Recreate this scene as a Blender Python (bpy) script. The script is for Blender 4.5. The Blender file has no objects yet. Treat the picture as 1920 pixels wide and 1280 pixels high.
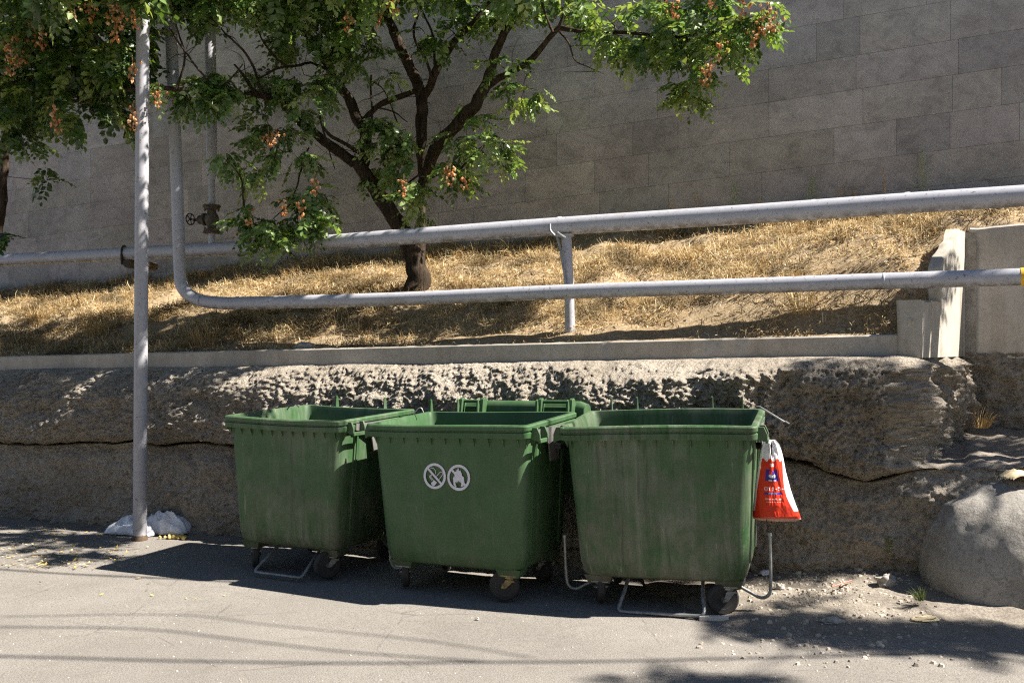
import bpy, math, random
import numpy as np
from mathutils import Vector, Matrix, noise
random.seed(7); RNG = np.random.default_rng(7)
S = bpy.context.scene
COL = S.collection
F, CX, CY, EYE = 1867.0, 960.0, 640.0, 1.84
R = math.radians

# ------------------------------------------------------------------ frames
UX, UY = math.cos(R(-21)), math.sin(R(-21))      # along the walls (right end nearer)
NX, NY = -UY, UX                                  # away from the camera
def W(u, n, z): return Vector((u*UX + n*NX, u*UY + n*NY, z))
def at(px, py, Y): return Vector(((px-CX)/F*Y, Y, EYE-(py-CY)/F*Y))
def Yn(px, n): return n/(NY + (px-CX)/F*NX)
def atn(px, py, n): return at(px, py, Yn(px, n))
def toUN(v): return (v.x*UX + v.y*UY, v.x*NX + v.y*NY)
def onground(px, py, z=0): return at(px, py, (EYE-z)*F/(py-CY))
SUN_H = Vector((.985, -.16, 0)).normalized(); SUN_EL = R(48)
TOSUN = Vector((SUN_H.x*math.cos(SUN_EL), SUN_H.y*math.cos(SUN_EL), math.sin(SUN_EL)))

# ------------------------------------------------------------------ objects
def tag(o, label=None, cat=None, group=None, kind=None):
    if label: o['label'] = label
    if cat: o['category'] = cat
    if group: o['group'] = group
    if kind: o['kind'] = kind
    return o
def empty(name, loc, label, cat, group=None, mat=None):
    o = bpy.data.objects.new(name, None); COL.objects.link(o)
    if mat is not None: o.matrix_world = mat
    else: o.location = loc
    o.empty_display_size = .2
    return tag(o, label, cat, group)
class MB:
    def __init__(s): s.v = []; s.f = []; s.c = []
    def add(s, vs, fs, c=None):
        b = len(s.v); s.v += [tuple(v) for v in vs]; s.f += [tuple(b+i for i in f) for f in fs]
        s.c += [c]*len(fs)
    def box(s, lo, hi, M=None, c=None, taper=None):
        x0,y0,z0 = lo; x1,y1,z1 = hi
        vs = [Vector(p) for p in ((x0,y0,z0),(x1,y0,z0),(x1,y1,z0),(x0,y1,z0),(x0,y0,z1),(x1,y0,z1),(x1,y1,z1),(x0,y1,z1))]
        if taper:
            cx, cy = (x0+x1)/2, (y0+y1)/2
            for v in vs[:4]: v.x = cx+(v.x-cx)*taper; v.y = cy+(v.y-cy)*taper
        if M: vs = [M@v for v in vs]
        s.add(vs, [(0,3,2,1),(4,5,6,7),(0,1,5,4),(1,2,6,5),(2,3,7,6),(3,0,4,7)], c)
    def tube(s, pts, r, seg=10, cap=True, c=None, wob=0):
        pts = [Vector(p) for p in pts]; n = len(pts)
        if not hasattr(r, '__len__'): r = [r]*n
        t0 = (pts[1]-pts[0]).normalized()
        a = t0.orthogonal().normalized(); vs = []
        for i, p in enumerate(pts):
            t = (pts[min(i+1, n-1)]-pts[max(i-1, 0)])
            if t.length < 1e-9: t = t0
            t = t.normalized(); a = (a-t*a.dot(t))
            a = a.normalized() if a.length > 1e-6 else t.orthogonal().normalized()
            b = t.cross(a)
            for k in range(seg):
                th = 2*math.pi*k/seg; rr = r[i]
                if wob: rr *= 1+wob*noise.noise(p*9+Vector((math.cos(th), math.sin(th), 0))*1.3)
                vs.append(p+a*(rr*math.cos(th))+b*(rr*math.sin(th)))
        fs = [(i*seg+k, i*seg+(k+1)%seg, (i+1)*seg+(k+1)%seg, (i+1)*seg+k) for i in range(n-1) for k in range(seg)]
        if cap: fs += [tuple(range(seg))[::-1], tuple((n-1)*seg+k for k in range(seg))]
        s.add(vs, fs, c)
    def lathe(s, prof, M, seg=20, c=None):   # prof: (r, z) list about local z
        vs = [M@Vector((r*math.cos(2*math.pi*k/seg), r*math.sin(2*math.pi*k/seg), z)) for r, z in prof for k in range(seg)]
        n = len(prof)
        fs = [(i*seg+k, i*seg+(k+1)%seg, (i+1)*seg+(k+1)%seg, (i+1)*seg+k) for i in range(n-1) for k in range(seg)]
        fs += [tuple(range(seg))[::-1], tuple((n-1)*seg+k for k in range(seg))]
        s.add(vs, fs, c)
    def rings(s, rs, closed=True, c=None, caps=(1,1)):
        m = len(rs[0]); vs = [p for r in rs for p in r]; n = len(rs)
        fs = [(i*m+k, i*m+(k+1)%m, (i+1)*m+(k+1)%m, (i+1)*m+k) for i in range(n-1) for k in range(m if closed else m-1)]
        if caps[0]: fs.append(tuple(range(m))[::-1])
        if caps[1]: fs.append(tuple((n-1)*m+k for k in range(m)))
        s.add(vs, fs, c)
    def prism(s, pts, d, M=None, c=None):    # pts 2d polygon in local xz, thickness d along y
        n = len(pts)
        vs = [Vector((x, 0, z)) for x, z in pts]+[Vector((x, d, z)) for x, z in pts]
        if M: vs = [M@v for v in vs]
        s.add(vs, [tuple(range(n)), tuple(range(2*n-1, n-1, -1))]+[(i, i+n, (i+1)%n+n, (i+1)%n) for i in range(n)], c)
    def obj(s, name, mat, parent=None, smooth=True, angle=40, bevel=0):
        me = bpy.data.meshes.new(name); me.from_pydata(s.v, [], s.f)
        if any(c is not None for c in s.c):
            at_ = me.color_attributes.new('Col', 'FLOAT_COLOR', 'CORNER')
            arr = np.ones((len(me.loops), 4), np.float32)
            lt = np.array([len(f) for f in s.f]); cc = np.array([(c if c is not None else (1,1,1)) for c in s.c], np.float32)
            arr[:, :3] = np.repeat(cc, lt, axis=0); at_.data.foreach_set('color', arr.ravel())
        me.materials.append(mat); me.update()
        o = bpy.data.objects.new(name, me); COL.objects.link(o)
        if parent is not None: o.parent = parent
        if smooth:
            me.shade_smooth(); me.set_sharp_from_angle(angle=R(angle))
        if bevel:
            b = o.modifiers.new('bevel', 'BEVEL'); b.width = bevel; b.segments = 2; b.limit_method = 'ANGLE'; b.angle_limit = R(40)
        return o
def np_obj(name, verts, quads, mat, parent=None, cols=None, smooth=False):
    me = bpy.data.meshes.new(name)
    nv, nf, k = len(verts), len(quads), quads.shape[1]
    me.vertices.add(nv); me.vertices.foreach_set('co', verts.astype(np.float32).ravel())
    me.loops.add(nf*k); me.loops.foreach_set('vertex_index', quads.astype(np.int32).ravel())
    me.polygons.add(nf); me.polygons.foreach_set('loop_start', np.arange(0, nf*k, k, dtype=np.int32))
    me.update(calc_edges=True)
    if cols is not None:   # per vertex
        a = me.color_attributes.new('Col', 'FLOAT_COLOR', 'POINT')
        arr = np.ones((nv, 4), np.float32); arr[:, :3] = cols; a.data.foreach_set('color', arr.ravel())
    me.materials.append(mat); me.validate()
    if smooth: me.shade_smooth()
    o = bpy.data.objects.new(name, me); COL.objects.link(o)
    if parent is not None: o.parent = parent
    return o
def cr(pts, k=6):          # Catmull-Rom through lists of equal-length tuples
    P = [np.array(p, float) for p in pts]; P = [2*P[0]-P[1]]+P+[2*P[-1]-P[-2]]; out = []
    for i in range(1, len(P)-2):
        for j in range(k):
            t = j/k; a, b, c, d = P[i-1:i+3]
            out.append(.5*((2*b)+(-a+c)*t+(2*a-5*b+4*c-d)*t*t+(-a+3*b-3*c+d)*t**3))
    return out+[P[-2]]
def vary(c, lo, hi, r_=random):
    k = r_.uniform(lo, hi); return tuple(x*k for x in c)
def fbm(v, o=5): return noise.fractal(v, 1.0, 2.0, o)

# ------------------------------------------------------------------ materials
class NT:
    def __init__(s, name):
        s.m = bpy.data.materials.new(name); s.m.use_nodes = True; s.t = s.m.node_tree; s.n = s.t.nodes
        s.b = s.n['Principled BSDF']; s.out = s.n['Material Output']
        s.tc = s.n.new('ShaderNodeTexCoord')
    def link(s, a, b): s.t.links.new(a, b)
    def vec(s, scale=(1,1,1), src='Object', loc=(0,0,0), rot=(0,0,0)):
        m = s.n.new('ShaderNodeMapping'); m.inputs['Scale'].default_value = scale
        m.inputs['Location'].default_value = loc; m.inputs['Rotation'].default_value = rot
        s.link(s.tc.outputs[src], m.inputs['Vector']); return m.outputs[0]
    def noise(s, scale, detail=6, rough=.6, vec=None, dist=0):
        x = s.n.new('ShaderNodeTexNoise'); x.inputs['Scale'].default_value = scale
        x.inputs['Detail'].default_value = detail; x.inputs['Roughness'].default_value = rough; x.inputs['Distortion'].default_value = dist
        s.link(vec if vec is not None else s.tc.outputs['Object'], x.inputs['Vector']); return x.outputs['Fac']
    def vor(s, scale, vec=None, feature='F1', out='Distance'):
        x = s.n.new('ShaderNodeTexVoronoi'); x.inputs['Scale'].default_value = scale; x.feature = feature
        s.link(vec if vec is not None else s.tc.outputs['Object'], x.inputs['Vector']); return x.outputs[out]
    def ramp(s, fac, stops):
        x = s.n.new('ShaderNodeValToRGB'); e = x.color_ramp.elements
        while len(e) < len(stops): e.new(.5)
        for el, (p, c) in zip(e, stops):
            el.position = p; el.color = (c, c, c, 1) if not hasattr(c, '__len__') else (*c, 1)
        s.link(fac, x.inputs[0]); return x.outputs[0]
    def mix(s, fac, a, b, mode='MIX'):
        x = s.n.new('ShaderNodeMix'); x.data_type = 'RGBA'; x.blend_type = mode
        for v, i in ((fac, 0), (a, 6), (b, 7)):
            if isinstance(v, bpy.types.NodeSocket): s.link(v, x.inputs[i])
            else: x.inputs[i].default_value = v if i == 0 else (*v, 1)
        return x.outputs[2]
    def math(s, op, a, b=0.0):
        x = s.n.new('ShaderNodeMath'); x.operation = op
        for v, i in ((a, 0), (b, 1)):
            if isinstance(v, bpy.types.NodeSocket): s.link(v, x.inputs[i])
            else: x.inputs[i].default_value = v
        return x.outputs[0]
    def attr(s, name='Col'):
        x = s.n.new('ShaderNodeAttribute'); x.attribute_name = name; return x.outputs['Color']
    def bump(s, h, st=.5, dist=.01):
        x = s.n.new('ShaderNodeBump'); x.inputs['Strength'].default_value = st; x.inputs['Distance'].default_value = dist
        s.link(h, x.inputs['Height']); s.link(x.outputs[0], s.b.inputs['Normal'])
    def fin(s, col, rough=.8, metal=0, spec=None):
        for v, k in ((col, 'Base Color'), (rough, 'Roughness'), (metal, 'Metallic'), (spec, 'Specular IOR Level')):
            if v is None: continue
            if isinstance(v, bpy.types.NodeSocket): s.link(v, s.b.inputs[k])
            else: s.b.inputs[k].default_value = (*v, 1) if hasattr(v, '__len__') else v
        return s.m
def simple(name, c, rough=.6, metal=0, var=.25, scale=14, bump=0):
    t = NT(name); f = t.noise(scale, 6)
    d = tuple(x*(1-var) for x in c); l = tuple(min(1, x*(1+var)) for x in c)
    if bump: t.bump(t.noise(scale*6, 4), bump, .004)
    return t.fin(t.ramp(f, [(.3, d), (.7, l)]), rough, metal)

def m_road():
    t = NT('asphalt')
    g = t.noise(95, 4, .8); a = t.noise(.9, 7, .62); b = t.noise(9, 6, .7)
    c = t.ramp(a, [(.3, (.205,.188,.167)), (.7, (.295,.272,.243))])
    c = t.mix(t.ramp(g, [(.36, .9), (.56, 0.)]), c, (.12,.11,.10))
    sp = t.ramp(t.vor(95), [(.0, 1.), (.22, 0.)])
    c = t.mix(t.math('MULTIPLY', sp, .2), c, (.42,.39,.35))
    c = t.mix(t.ramp(b, [(.58, 0.), (.8, .35)]), c, (.34,.31,.27))
    c = t.mix(t.ramp(t.noise(1.7, 7, .7, t.vec((1,1.6,1), loc=(5,2,0)), 1.2), [(.56, 0.), (.66, .38)]), c, (.15,.135,.118))
    # fine cracks
    cr_ = t.ramp(t.vor(.9, t.vec((1,1,1), loc=(3,1,0)), 'DISTANCE_TO_EDGE'), [(0, .55), (.008, 0.)])
    c = t.mix(t.math('MULTIPLY', cr_, t.ramp(t.noise(2.0), [(.5, 0.), (.6, 1.)])), c, (.07,.065,.06))
    t.bump(t.math('ADD', g, t.math('MULTIPLY', b, .6)), .9, .008)
    return t.fin(c, .9, 0, .25)
def m_dirt(name, c1, c2, c3, sc=1.0):
    t = NT(name)
    a = t.noise(2.2*sc, 7, .65); g = t.noise(38*sc, 6, .75)
    c = t.ramp(a, [(.3, c1), (.62, c2)])
    c = t.mix(t.ramp(g, [(.4, .7), (.62, 0.)]), c, c3)
    c = t.mix(t.ramp(t.vor(60*sc), [(0, .6), (.2, 0.)]), c, (.45,.40,.33))
    t.bump(t.math('ADD', g, a), .7, .012)
    return t.fin(c, .95, 0, .15)
def m_rock():
    t = NT('rough_rock')
    a = t.noise(1.6, 6, .6); b = t.noise(16, 8, .72); g = t.noise(75, 4, .7)
    c = t.ramp(a, [(.3, (.33,.285,.23)), (.5, (.43,.38,.315)), (.7, (.52,.47,.395))])
    c = t.mix(t.ramp(b, [(.34, .7), (.50, 0.)]), c, (.15,.125,.095))
    c = t.mix(t.ramp(t.vor(70), [(0, .5), (.25, 0.)]), c, (.42,.385,.33))
    c = t.mix(t.ramp(g, [(.34, .5), (.47, 0.)]), c, (.12,.10,.08))
    t.bump(t.math('SUBTRACT', t.math('ADD', t.math('MULTIPLY', b, 1.2), g), t.math('MULTIPLY', t.vor(38, t.vec((1,1,1.3))), .5)), 1.0, .024)
    return t.fin(c, .95, 0, .15)
def m_concrete(name, base, stain=.5, streak=True):
    t = NT(name)
    a = t.noise(1.7, 6, .6); b = t.noise(22, 6, .7)
    lo = tuple(x*.72 for x in base); hi = tuple(x*1.15 for x in base)
    c = t.ramp(a, [(.3, lo), (.65, hi)])
    if streak:
        s1 = t.noise(1.0, 6, .65, t.vec((5.5, 5.5, .5)))
        c = t.mix(t.ramp(s1, [(.5, 0.), (.72, stain)]), c, (base[0]*.42, base[1]*.36, base[2]*.27))
    c = t.mix(t.ramp(b, [(.3, .45), (.48, 0.)]), c, tuple(x*.5 for x in base))
    t.bump(b, .45, .006)
    return t.fin(c, .9, 0, .2)
def m_boulder():
    t = NT('weathered_cement'); a = t.noise(2.4, 8, .68, dist=.6); b = t.noise(9, 8, .72); g = t.noise(60, 6, .75)
    c = t.ramp(a, [(.3, (.23,.215,.19)), (.5, (.33,.31,.28)), (.7, (.43,.405,.37))])
    c = t.mix(t.ramp(b, [(.34, .4), (.48, 0.)]), c, (.19,.175,.15))
    c = t.mix(t.ramp(t.noise(3.3, 9, .7), [(.485, 0.), (.5, .55), (.515, 0.)]), c, (.08,.07,.055))
    c = t.mix(t.ramp(g, [(.38, .5), (.5, 0.)]), c, (.16,.14,.12))
    t.bump(t.math('ADD', t.math('MULTIPLY', b, 2.0), t.math('MULTIPLY', g, .5)), .6, .014)
    return t.fin(c, .9, 0, .2)
def m_wall():
    t = NT('stone_panels')
    at_ = t.attr(); a = t.noise(.9, 6, .6); b = t.noise(5.0, 8, .68, t.vec((1,1,1.4)), .8); g = t.noise(120, 3)
    c = t.mix(.68, (.47,.45,.44), at_, 'MULTIPLY')
    c = t.mix(.8, c, t.ramp(a, [(.3, .62), (.7, 1.12)]), 'MULTIPLY')
    c = t.mix(.8, c, t.ramp(b, [(.3, .62), (.5, 1.), (.72, 1.25)]), 'MULTIPLY')
    st = t.noise(1.0, 6, .62, t.vec((3.4, 3.4, .22)))
    c = t.mix(t.ramp(st, [(.52, 0.), (.75, .35)]), c, (.36,.345,.34))
    c = t.mix(t.math('MULTIPLY', g, .25), c, (.12,.11,.105))
    t.bump(t.math('ADD', b, t.math('MULTIPLY', g, .5)), .35, .006)
    return t.fin(c, .88, 0, .25)
def m_pipe(name, c, rust=.35, rot=None):
    t = NT(name)
    a = t.noise(7, 7, .7); b = t.noise(40, 5, .7)
    col = t.ramp(a, [(.3, tuple(x*.86 for x in c)), (.65, c)])
    col = t.mix(t.ramp(b, [(.60, 0.), (.65, min(1, rust*1.6))]), col, (.13,.085,.05))
    col = t.mix(t.ramp(t.noise(3.1, 8, .75), [(.56, 0.), (.68, rust)]), col, (.30,.27,.23))
    # blotchy darker tone on the downward-facing side
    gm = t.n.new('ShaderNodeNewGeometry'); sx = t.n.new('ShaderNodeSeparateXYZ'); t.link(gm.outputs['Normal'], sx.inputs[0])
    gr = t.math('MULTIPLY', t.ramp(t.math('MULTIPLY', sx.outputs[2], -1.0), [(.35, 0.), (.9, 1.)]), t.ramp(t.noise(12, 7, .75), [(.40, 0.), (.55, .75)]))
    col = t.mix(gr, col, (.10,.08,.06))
    t.bump(b, .15, .002)
    return t.fin(col, .48, 0, .4)
def m_green(name, seed, dirt, base=(.036,.100,.034)):
    t = NT(name)
    v1 = t.vec((9, 9, .8), loc=(seed, seed*2, 0)); v2 = t.vec((1,1,1), loc=(seed*3, seed, 1))
    st = t.noise(1.0, 7, .7, v1, .6); bl = t.noise(2.6, 7, .65, v2); fn = t.noise(70, 5, .7)
    c = t.ramp(bl, [(.3, tuple(x*.82 for x in base)), (.7, tuple(x*1.15 for x in base))])
    sx = t.n.new('ShaderNodeSeparateXYZ'); t.link(t.tc.outputs['Object'], sx.inputs[0])
    low = t.ramp(sx.outputs[2], [(.26, 1.), (.6, .75), (1.2, .5)])
    dm = t.math('MULTIPLY', t.math('MULTIPLY', t.ramp(st, [(.42, 0.), (.66, 1.)]), t.ramp(bl, [(.36, 0.), (.6, 1.)])), dirt)
    dm2 = t.math('MULTIPLY', t.ramp(t.noise(3.4, 8, .75, t.vec((1,1,1), loc=(seed*5, 2, seed))), [(.44, 0.), (.62, 1.)]), dirt*.8)
    c = t.mix(t.math('MULTIPLY', dm2, low), c, (.115,.125,.09))
    c = t.mix(t.math('MULTIPLY', dm, low), c, (.21,.22,.175))
    c = t.mix(t.math('MULTIPLY', t.ramp(t.noise(1, 6, .7, t.vec((26,26,1.1), loc=(seed,0,0)), .4), [(.54, 0.), (.64, 1.)]), dirt*.36), c, (.022,.026,.015))
    c = t.mix(t.math('MULTIPLY', t.ramp(t.noise(1, 5, .7, t.vec((34,34,2.2), loc=(0,seed,0)), 1.), [(.64, 0.), (.68, 1.)]), dirt*.5), c, (.30,.33,.25))
    c = t.mix(t.math('MULTIPLY', t.ramp(fn, [(.4, .5), (.6, 0.)]), .35), c, (.03,.06,.025))
    c = t.mix(t.math('MULTIPLY', t.ramp(sx.outputs[2], [(.20, 1.), (.40, 0.)]), t.ramp(t.noise(6, 7, .7), [(.35, 0.), (.6, min(1, dirt*1.2))])), c, (.07,.062,.042))
    t.bump(t.math('ADD', fn, t.math('MULTIPLY', st, .6)), .12, .004)
    return t.fin(c, t.ramp(st, [(.3, .42), (.7, .65)]), 0, .4)
def m_leaf(name):
    t = NT(name); c = t.attr()
    t.fin(c, .36, 0, .6)
    tr = t.n.new('ShaderNodeBsdfTranslucent'); t.link(t.mix(.8, c, (2.2,2.1,.5), 'MULTIPLY'), tr.inputs[0])
    mx = t.n.new('ShaderNodeMixShader'); mx.inputs[0].default_value = .26
    t.link(t.b.outputs[0], mx.inputs[1]); t.link(tr.outputs[0], mx.inputs[2]); t.link(mx.outputs[0], t.out.inputs[0])
    return t.m
def m_col(name, rough=.85, tr=.0):
    t = NT(name); t.fin(t.attr(), rough, 0, .2)
    if tr:
        b = t.n.new('ShaderNodeBsdfTranslucent'); t.link(t.attr(), b.inputs[0]); mx = t.n.new('ShaderNodeMixShader'); mx.inputs[0].default_value = tr
        t.link(t.b.outputs[0], mx.inputs[1]); t.link(b.outputs[0], mx.inputs[2]); t.link(mx.outputs[0], t.out.inputs[0])
    return t.m
def m_bark():
    t = NT('bark'); v = t.vec((1,1,.22))
    a = t.noise(28, 6, .7, v, .5); b = t.noise(5, 5)
    c = t.ramp(a, [(.35, (.02,.015,.011)), (.6, (.075,.055,.040)), (.8, (.14,.105,.075))])
    c = t.mix(.5, c, t.ramp(b, [(.3, .6), (.7, 1.2)]), 'MULTIPLY')
    t.bump(a, 1.0, .02); return t.fin(c, .95, 0, .1)

M = dict(road=m_road(), rock=m_rock(), wall=m_wall(),
    soil=m_dirt('dry_soil', (.33,.245,.145), (.47,.37,.24), (.18,.12,.065)),
    verge=m_dirt('dusty_dirt', (.20,.175,.145), (.33,.295,.25), (.12,.10,.08), 1.4),
    curb=m_concrete('curb_concrete', (.42,.385,.335), .35), conc=m_concrete('wall_concrete', (.52,.485,.44), .5),
    pale=m_concrete('streaked_concrete', (.42,.39,.34), .9), boulder=m_boulder(),
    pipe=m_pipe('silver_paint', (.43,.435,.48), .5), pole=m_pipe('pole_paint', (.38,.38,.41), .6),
    rust=simple('rusty_iron', (.085,.055,.03), .8, 0, .6, 30, .5), iron=simple('black_iron', (.025,.022,.02), .6, 0, .4),
    valve=simple('tan_valve', (.085,.072,.05), .7, 0, .6, 22, .4),
    galv=simple('galvanised_steel', (.26,.27,.27), .45, .5, .3, 25, .2), tyre=simple('black_rubber', (.03,.029,.028), .8, 0, .3, 20, .2),
    rim=simple('dark_hub', (.10,.10,.095), .6, 0, .4), plate=simple('grey_plate', (.13,.125,.12), .65, 0, .4, 12, .2),
    ochre=simple('ochre_fork', (.30,.22,.09), .7, 0, .4, 25, .3),
    white=simple('sticker_white', (.68,.66,.74), .5, 0, .05), bagw=simple('white_film', (.75,.76,.80), .35, 0, .1, 6),
    yellow=simple('yellow_band', (.75,.42,.02), .6, 0, .1), food=simple('yellow_scraps', (.62,.47,.16), .8, 0, .4, 40, .3),
    paper=simple('dry_paper', (.72,.58,.36), .8, 0, .3, 9), red=simple('red_plastic', (.75,.08,.03), .4, 0, .1),
    stone=simple('grey_stone', (.36,.33,.29), .9, 0, .35, 18, .6), wood=simple('pale_wood', (.62,.57,.52), .8, 0, .2, 15, .2),
    leaf=m_leaf('leaflets'), grass=m_col('straw', .8, .25), pods=m_col('pods', .7, .3), bark=m_bark(), litter=m_col('litter', .9), bag=m_col('printed_film', .3, .12),
    cable=simple('cable', (.02,.02,.02), .7))

# ------------------------------------------------------------------ setting
def zcb(u): return 1.726 + (u-.17)*.022           # curb bottom
def zct(u): return 1.90 + (u-.17)*.024            # curb top
def zw(u): return 3.42 + (u-.65)*(.058 if u < .65 else .078)      # foot of the stone wall
NC, NWALL = 8.22, 11.5
def zslope(u, n):
    t = (n-NC)/(NWALL-NC); t = max(-.05, t)
    z = zct(u)-.055 + (zw(u)-zct(u)+.03)*(max(0, t)**1.3 + .06*math.sin(math.pi*min(1, max(0, t))))
    sm = lambda a, b, x: (lambda q: q*q*(3-2*q))(max(0, min(1, (x-a)/(b-a))))
    z += .42*sm(-2.6, .15, u)*sm(8.35, 9.0, n)*(1-sm(9.6, 10.8, n))
    k = min(1, max(0, t*4))
    return z + k*(.09*fbm(Vector((u*.8, n*.8, 3)), 3) + .06*noise.noise(Vector((u*2.3, n*3.3, 8))) + .045*fbm(Vector((u*5, n*6, 1)), 3))
def inbank(u, n): return n > 9.42 or u < .16+.36*(n-NC)/1.02
def grid_mesh(name, us, ns, fn, mat, smooth=True):
    V = np.array([tuple(fn(u, n)) for n in ns for u in us]); a, b = len(us), len(ns)
    i = np.arange(a*b).reshape(b, a)
    Q = np.stack([i[:-1,:-1], i[:-1,1:], i[1:,1:], i[1:,:-1]], -1).reshape(-1, 4)
    return np_obj(name, V, Q, mat, None, None, smooth)

# road: one sheet to the horizon, finer near the camera
def steps(a, b, n): return list(np.linspace(a, b, n))
xs = [-400,-150,-60,-25,-14]+steps(-9, 9, 90)+[14,25,60,150,400]
ys = [-400,-150,-50,-15,-4,0]+steps(3, 12, 60)+[16,30,70,200,500]
road = grid_mesh('road', xs, ys, lambda x, y: (x, y, .012*noise.noise(Vector((x*.7, y*.7, 0))) if abs(x) < 9 and 3 <= y <= 12 else 0), M['road'])
tag(road, kind='structure')
def blocker_z(x, y): return (x, y, -.3 + 11*(1/(1+math.exp(-(-y-9+.8*noise.noise(Vector((x*.1, y*.1, 0))))/1.6))) + .5*fbm(Vector((x*.3, y*.3, 1)), 4))
tag(grid_mesh('sky_blocker', steps(-45, 30, 90), steps(-40, -2.5, 50), blocker_z, simple('blocker_dark', (.06,.065,.035), .95, 0, .5, 1.5)), kind='structure')  # unseen dark slope added behind the camera to block part of the sky
# dusty verge at the right, thin at its ragged front edge and banked against the rock
def verge(x, y):
    u, n = toUN(Vector((x, y, 0)))
    edge = 6.05 + .25*noise.noise(Vector((x*1.3, 4, 0))) + max(0, 1.55-x)*2.2
    d = y-edge
    h = -.03 + .05*min(1, max(0, d/.35)) + .14*max(0, min(1, (n-7.2)/.8))*max(0, min(1, (x-1.7)/.8)) + .03*max(0, min(1, d))
    return (x, y, h + (.02*fbm(Vector((x*5, y*5, 2)), 4) if d > -.1 else -.03))
tag(grid_mesh('verge', steps(1.0, 6.5, 150), steps(5.2, 9.0, 110), verge, M['verge']), kind='structure')
def dustL(x, y):
    u, n = toUN(Vector((x, y, 0))); edge = 7.35+.2*noise.noise(Vector((u*1.1, 0, 5)))
    return (x, y, -.025 + .045*min(1, max(0, (n-edge)/.5)) + .008*fbm(Vector((x*6, y*6, 2)), 3))
tag(grid_mesh('verge_strip', steps(-9, 1.2, 170), steps(7.0, 12.6, 90), dustL, M['verge']), kind='structure')
# raised dirt path behind the boulder
def path(u, n):
    z = .90 + (n-7.75)*.16 - .03*(u < .5) + .05*fbm(Vector((u*2, n*2, 7)), 4) + .02*fbm(Vector((u*8, n*8, 7)), 3)
    if n < 7.90: z -= (7.90-n)*3
    return tuple(W(u, n, z))
tag(grid_mesh('path', steps(.10, 4, 110), steps(7.93, 9.4, 70), path, M['verge']), kind='structure')
# grassed bank
tag(grid_mesh('bank_soil', steps(-15, 6, 300), steps(NC+.05, NWALL+.15, 110), lambda u, n: tuple(W(u, n, zslope(u, n) if inbank(u, n) else .3)), M['soil']), kind='structure')
tag(grid_mesh('bank_fill', steps(-15, 6, 4), [NC+.1, NWALL+.1], lambda u, n: tuple(W(u, n, .2)), M['soil']), kind='structure')

# ---- rock retaining wall (two cast layers with a dark crack between)
def zcrack(u): return .93 + .02*(u+1)+ .07*fbm(Vector((u*.9, 3.3, 0)), 4) - (.12*math.exp(-((u+.25)/.35)**2))
def rough(u, s, k=1.0):
    p = Vector((u*1.5, s*1.9, 0))
    m_ = .5+.5*noise.noise(p*1.7+Vector((3, 3, 3)))
    w_ = noise.noise_vector(p*3)*.12
    d = .05*fbm(p, 2) + .075*fbm((p+w_)*2.2, 6) + .028*fbm(p*8, 4) + .028*noise.noise(p*19) + .018*noise.noise(p*43) - (.012*min(.6, noise.voronoi((p+w_)*6)[0][0])+.026*min(.7, noise.voronoi((p+w_)*21)[0][0]))*m_*1.4 - .018*min(.7, noise.voronoi(p*44)[0][0]) + .02*fbm(p*26, 3) + .022
    return d*k
def upper_profile(u, t):      # t 0 top .. 1 crack ; returns n, z
    zt = zcb(u)+.015; zc = zcrack(u); z = zt-(zt-zc)*t
    n = NC+.02-.44*(1-(1-min(1, t*1.9))**2.0)**.8 if t < .53 else NC-.42-.05*math.sin((t-.53)/.47*math.pi)
    n -= .05*fbm(Vector((u*.45, 9, 0)), 2)
    if t > .93: n += (t-.93)/.07*.16
    return n, z
rw = empty('rock_retaining_wall', W(-4, 8, 0), 'long rough rubble concrete retaining wall with a dark crack, running behind the green bins', 'retaining wall')
def skin(V, a, b, name, mat, parent):
    i = np.arange(a*b).reshape(b, a)
    return np_obj(name, np.array(V), np.stack([i[1:,:-1], i[1:,1:], i[:-1,1:], i[:-1,:-1]], -1).reshape(-1, 4), mat, parent, None, True)
RO = W(-4, 8, 0); CU = -.02; DU, DN = .36, .933; OU, ON = .933, -.36
def depth(t): return .44*(1-(1-min(1, t*1.9))**2.0)**.8 + (.05*math.sin((t-.53)/.47*math.pi) if t > .53 else 0)
def upper_pt(q, t):           # q < 0 along the front, q > 0 back along the returning end
    w = max(0, min(1, (q+.05)/.15)); w = w*w*(3-2*w)
    bu, bn = (CU+q, NC+.02) if q < 0 else (CU+DU*q, NC+.02+DN*q)
    nu, nn = OU*w, -1*(1-w)+ON*w; l = math.hypot(nu, nn); nu /= l; nn /= l
    u_ = min(bu, .2); zt = zcb(u_)+.015; zc = zcrack(u_)-.05*max(0, min(1, q)); z = zt-(zt-zc)*t
    kk = max(0, min(1, (q+2.0)/1.0)); dv = .40*min(1, t*9)**.5
    sm_ = lambda a_, b_, x_: (lambda z_: z_*z_*(3-2*z_))(max(0, min(1, (x_-a_)/(b_-a_))))
    d = (depth(t)*(1-kk)+dv*kk)*(1-.30*w) + .30*sm_(-2.9, -1.6, q)*(1-sm_(-1.7, .05, q))*min(1, t*5)*(1-.5*sm_(.55, .95, t)) + .05*fbm(Vector((bu*.45, 9, 0)), 2)*(1-w)
    if t > .93: d -= (t-.93)/.07*.16
    if t >= 1: d -= .45
    e = min(1, t*14+.12); g_ = w*.04*math.sin(q*21+math.sin(z*5))
    d += rough(CU+q, z, e)+g_
    return tuple(W(bu+nu*d, bn+nn*d, z+.02*e*noise.noise(Vector((bu*7, z*7, 4))))-RO)
qs = steps(-14, -9, 120)[:-1]+steps(-9, -5, 230)[:-1]+steps(-5, 0, 480)[:-1]+steps(0, 1.25, 110)
ts = steps(0, .999, 84)+[1.0]
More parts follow.
